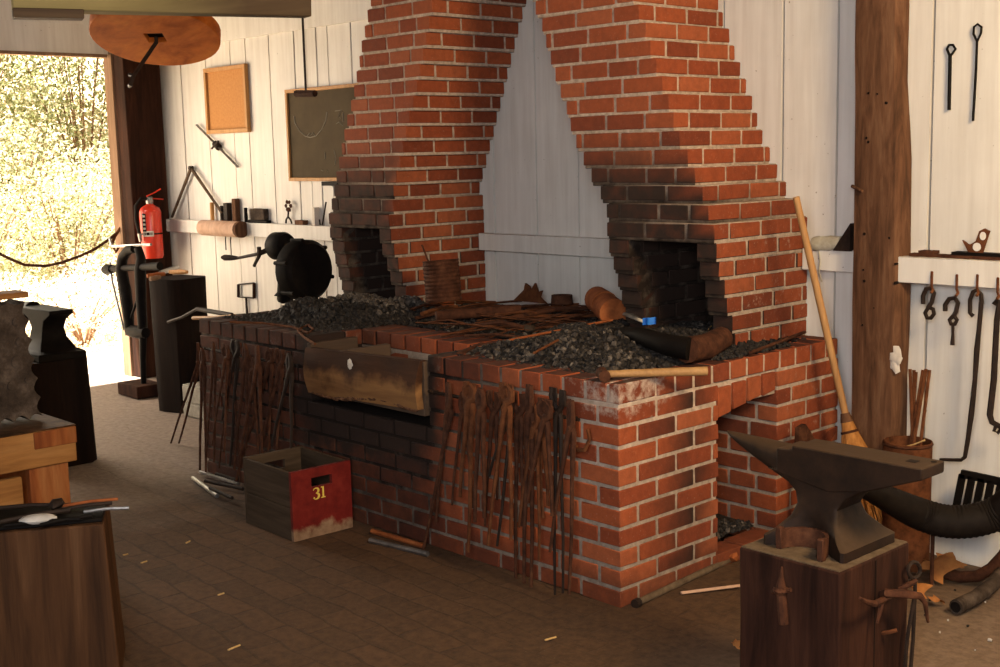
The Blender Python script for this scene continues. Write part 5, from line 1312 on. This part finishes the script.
for i, (a, b, r_, mt, lb) in enumerate((((84, 512), (129, 508), .006, 'worn_steel', 'bright steel bar sticking out over the right edge of the foreground stump'), ((62, 506), (118, 499), .005, 'orange_rust', 'thin orange rod at the back of the foreground stump'),
        ((0, 522), (70, 510), .008, 'iron', 'dark rod beside the pale stone on the foreground stump'), ((4, 526), (80, 519), .006, 'black_iron', 'dark rod nearest the front edge of the foreground stump'), ((0, 508), (60, 505), .007, 'iron', 'dark rod at the back left of the foreground stump'),
        ((55, 511), (112, 503), .006, 'iron', 'dark rod pointing past the back corner of the foreground stump'), ((40, 525), (92, 516), .006, 'black_iron', 'short dark rod right of the pale stone'))):
    p, q = at(*a, 2, FZ + .022 + .004 * (i % 3)), at(*b, 2, FZ + .024 + .004 * (i % 3)); mb = MB(); mb.tube([p, p.lerp(q, .5) + Vector((0, 0, .004)), q], r_, 7); one('tool_rod', mb, mt, lb, 'rod')

# ------------------------------------------------------------------ outside
mb = MB()
def gz(x, y):
    d_ = max(0, -6.6 - x); return -.03 - .02 * min(d_, 1) + .05 * noise.noise(Vector((x * .6, y * .6, 0))) + .16 * max(0, d_ - 2) + .5 * max(0, d_ - 7)  # far rise added so gaps between the trees show bright ground
mb.grid(lambda u, v: (lambda x, y: (x, y, gz(x, y)))(-6.25 - 20 * u, -8 + 26 * v), 50, 60)
struct(obj('ground', mb, 'earth', local=True), 'sunlit leaf strewn ground outside the doorway', 'ground')
def foliage(n, rx, rz, s0, s1, yel):
    mb = MB()
    for i in range(n):
        while True:
            p = Vector((U(-1, 1), U(-1, 1), U(-1, 1)))
            if .25 < p.length < 1 and noise.noise(p * 2.3 + Vector((yel * 9, 0, 0))) > -.28: break
        p = Vector((p.x * rx, p.y * rx, p.z * rz + rz * .95)); s_ = U(s0, s1)
        q = Matrix.Rotation(U(0, 6.28), 3, 'Z') @ Matrix.Rotation(U(-1.2, 1.2), 3, 'X') @ Matrix.Rotation(U(-.6, .6), 3, 'Y')
        t_ = min(1, max(0, random.gauss(yel, .22))); mb.tint = (t_, t_, t_)
        V = [p + q @ Vector(w) for w in ((0, -s_, 0), (s_ * .5, -.2 * s_, .1 * s_), (.35 * s_, .5 * s_, 0), (0, s_, -.1 * s_), (-.35 * s_, .5 * s_, 0), (-s_ * .5, -.2 * s_, .1 * s_))]
        mb.add([tuple(w) for w in V], [(0, 1, 2, 3, 4, 5)])
    return mb
def stems(h, n, sp):
    mb = MB()
    for i in range(n):
        a = U(0, 6.28); r_ = U(.3, 1) * sp; mb.tube([(0, 0, -.05), (r_ * cos(a) * .4, r_ * sin(a) * .4, h * .5), (r_ * cos(a), r_ * sin(a), h)], [.018, .012, .005], 5)
    return mb
random.seed(5)
kinds = []
for nm, lb, cat, n_, rx, rz, s0, s1, yel, sh in (
        ('shrub', 'yellow green sunlit shrub outside the doorway', 'shrub', 6500, .85, .8, .014, .030, .55, 1.2),
        ('tree', 'tall green leafy tree beyond the doorway shrubs', 'tree', 11000, 1.7, 2.1, .02, .045, .40, 3.4),
        ('dry_bush', 'low pale dry bush on the sunny bank outside', 'bush', 4500, .8, .42, .012, .028, 1.0, .6)):
    t = thing(nm, (0, 0, 0), lb, cat, {'shrub': 'shrubs outside the doorway', 'tree': 'trees outside the doorway', 'dry_bush': 'dry bushes outside the doorway'}[nm])
    obj('foliage', foliage(n_, rx, rz, s0, s1, yel), 'leaf', t, 0, True, local=True); obj('stem', stems(sh, 12, rx * .8), 'jamb', t, 0, local=True)
    kinds.append(t)
first = {0: True, 1: True, 2: True}
SP = [(0, -9.6, 2.35, 1.0, 0), (0, -10.4, 3.55, 1.1, 1), (0, -9.3, 1.2, .9, 2), (0, -11.2, 2.4, 1.15, 3), (0, -11.6, 4.6, 1.2, 4), (1, -13.2, 2.6, 1, .5), (1, -13.6, 4.4, 1.05, 2), (1, -14.5, 6.2, 1, 3), (1, -13.0, .6, .95, 1), (1, -15.5, 3.6, 1.3, 4),
      (2, -8.1, 1.75, .8, 0), (2, -8.6, 2.55, 1, 1), (2, -8.9, 3.3, 1, 2), (2, -8.4, 1.0, .9, 4), (2, -9.4, 4.2, 1.1, 5)]
for k, x, y, s_, rz in SP:
    o = kinds[k] if first[k] else dup(kinds[k]); first[k] = False
    o.location = (x, y, gz(x, y)); o.scale = (s_,) * 3; o.rotation_euler = (0, 0, rz)

# ------------------------------------------------------------------ light
w = bpy.data.worlds.new('world'); S.world = w; w.use_nodes = True
bg = w.node_tree.nodes['Background']; bg.inputs[0].default_value = (.88, .93, 1.0, 1); bg.inputs[1].default_value = .22
sl = bpy.data.lights.new('sun', 'SUN'); sl.energy = 40; sl.angle = radians(1); sl.color = (1, .96, .88)
so = bpy.data.objects.new('sun', sl); COL.objects.link(so); so.rotation_euler = Vector((.25, .30, -1)).to_track_quat('-Z', 'Y').to_euler()
def area(name, loc, target, sx, sy, e, col):
    l = bpy.data.lights.new(name, 'AREA'); l.shape = 'RECTANGLE'; l.size = sx; l.size_y = sy; l.energy = e; l.color = col
    o = bpy.data.objects.new(name, l); COL.objects.link(o); o.location = loc; o.rotation_euler = (Vector(target) - Vector(loc)).to_track_quat('-Z', 'Y').to_euler(); return o
area('front_fill', (3.1, -3.9, 2.0), (-.8, 1.2, 1.25), 1.1, .9, 142, (.95, .96, 1))  # fill lamp added near the camera, flash-like, not an opening
area('warm_side_key', (3.0, -.5, 2.75), (-.5, 1.2, 1.3), 1.0, .7, 135, (1, .72, .40))  # warm key lamp added high on the right, out of view
area('doorway_daylight', (-6.0, -.5, 1.7), (-4.2, -.3, .0), 1.4, 1.7, 85, (1, .86, .70))
S.view_settings.view_transform = 'Standard'; S.view_settings.look = 'None'; S.view_settings.exposure = 0; S.view_settings.gamma = 1
S.view_settings.use_curve_mapping = False
S.cycles.use_denoising = True
S.cycles.max_bounces = 6
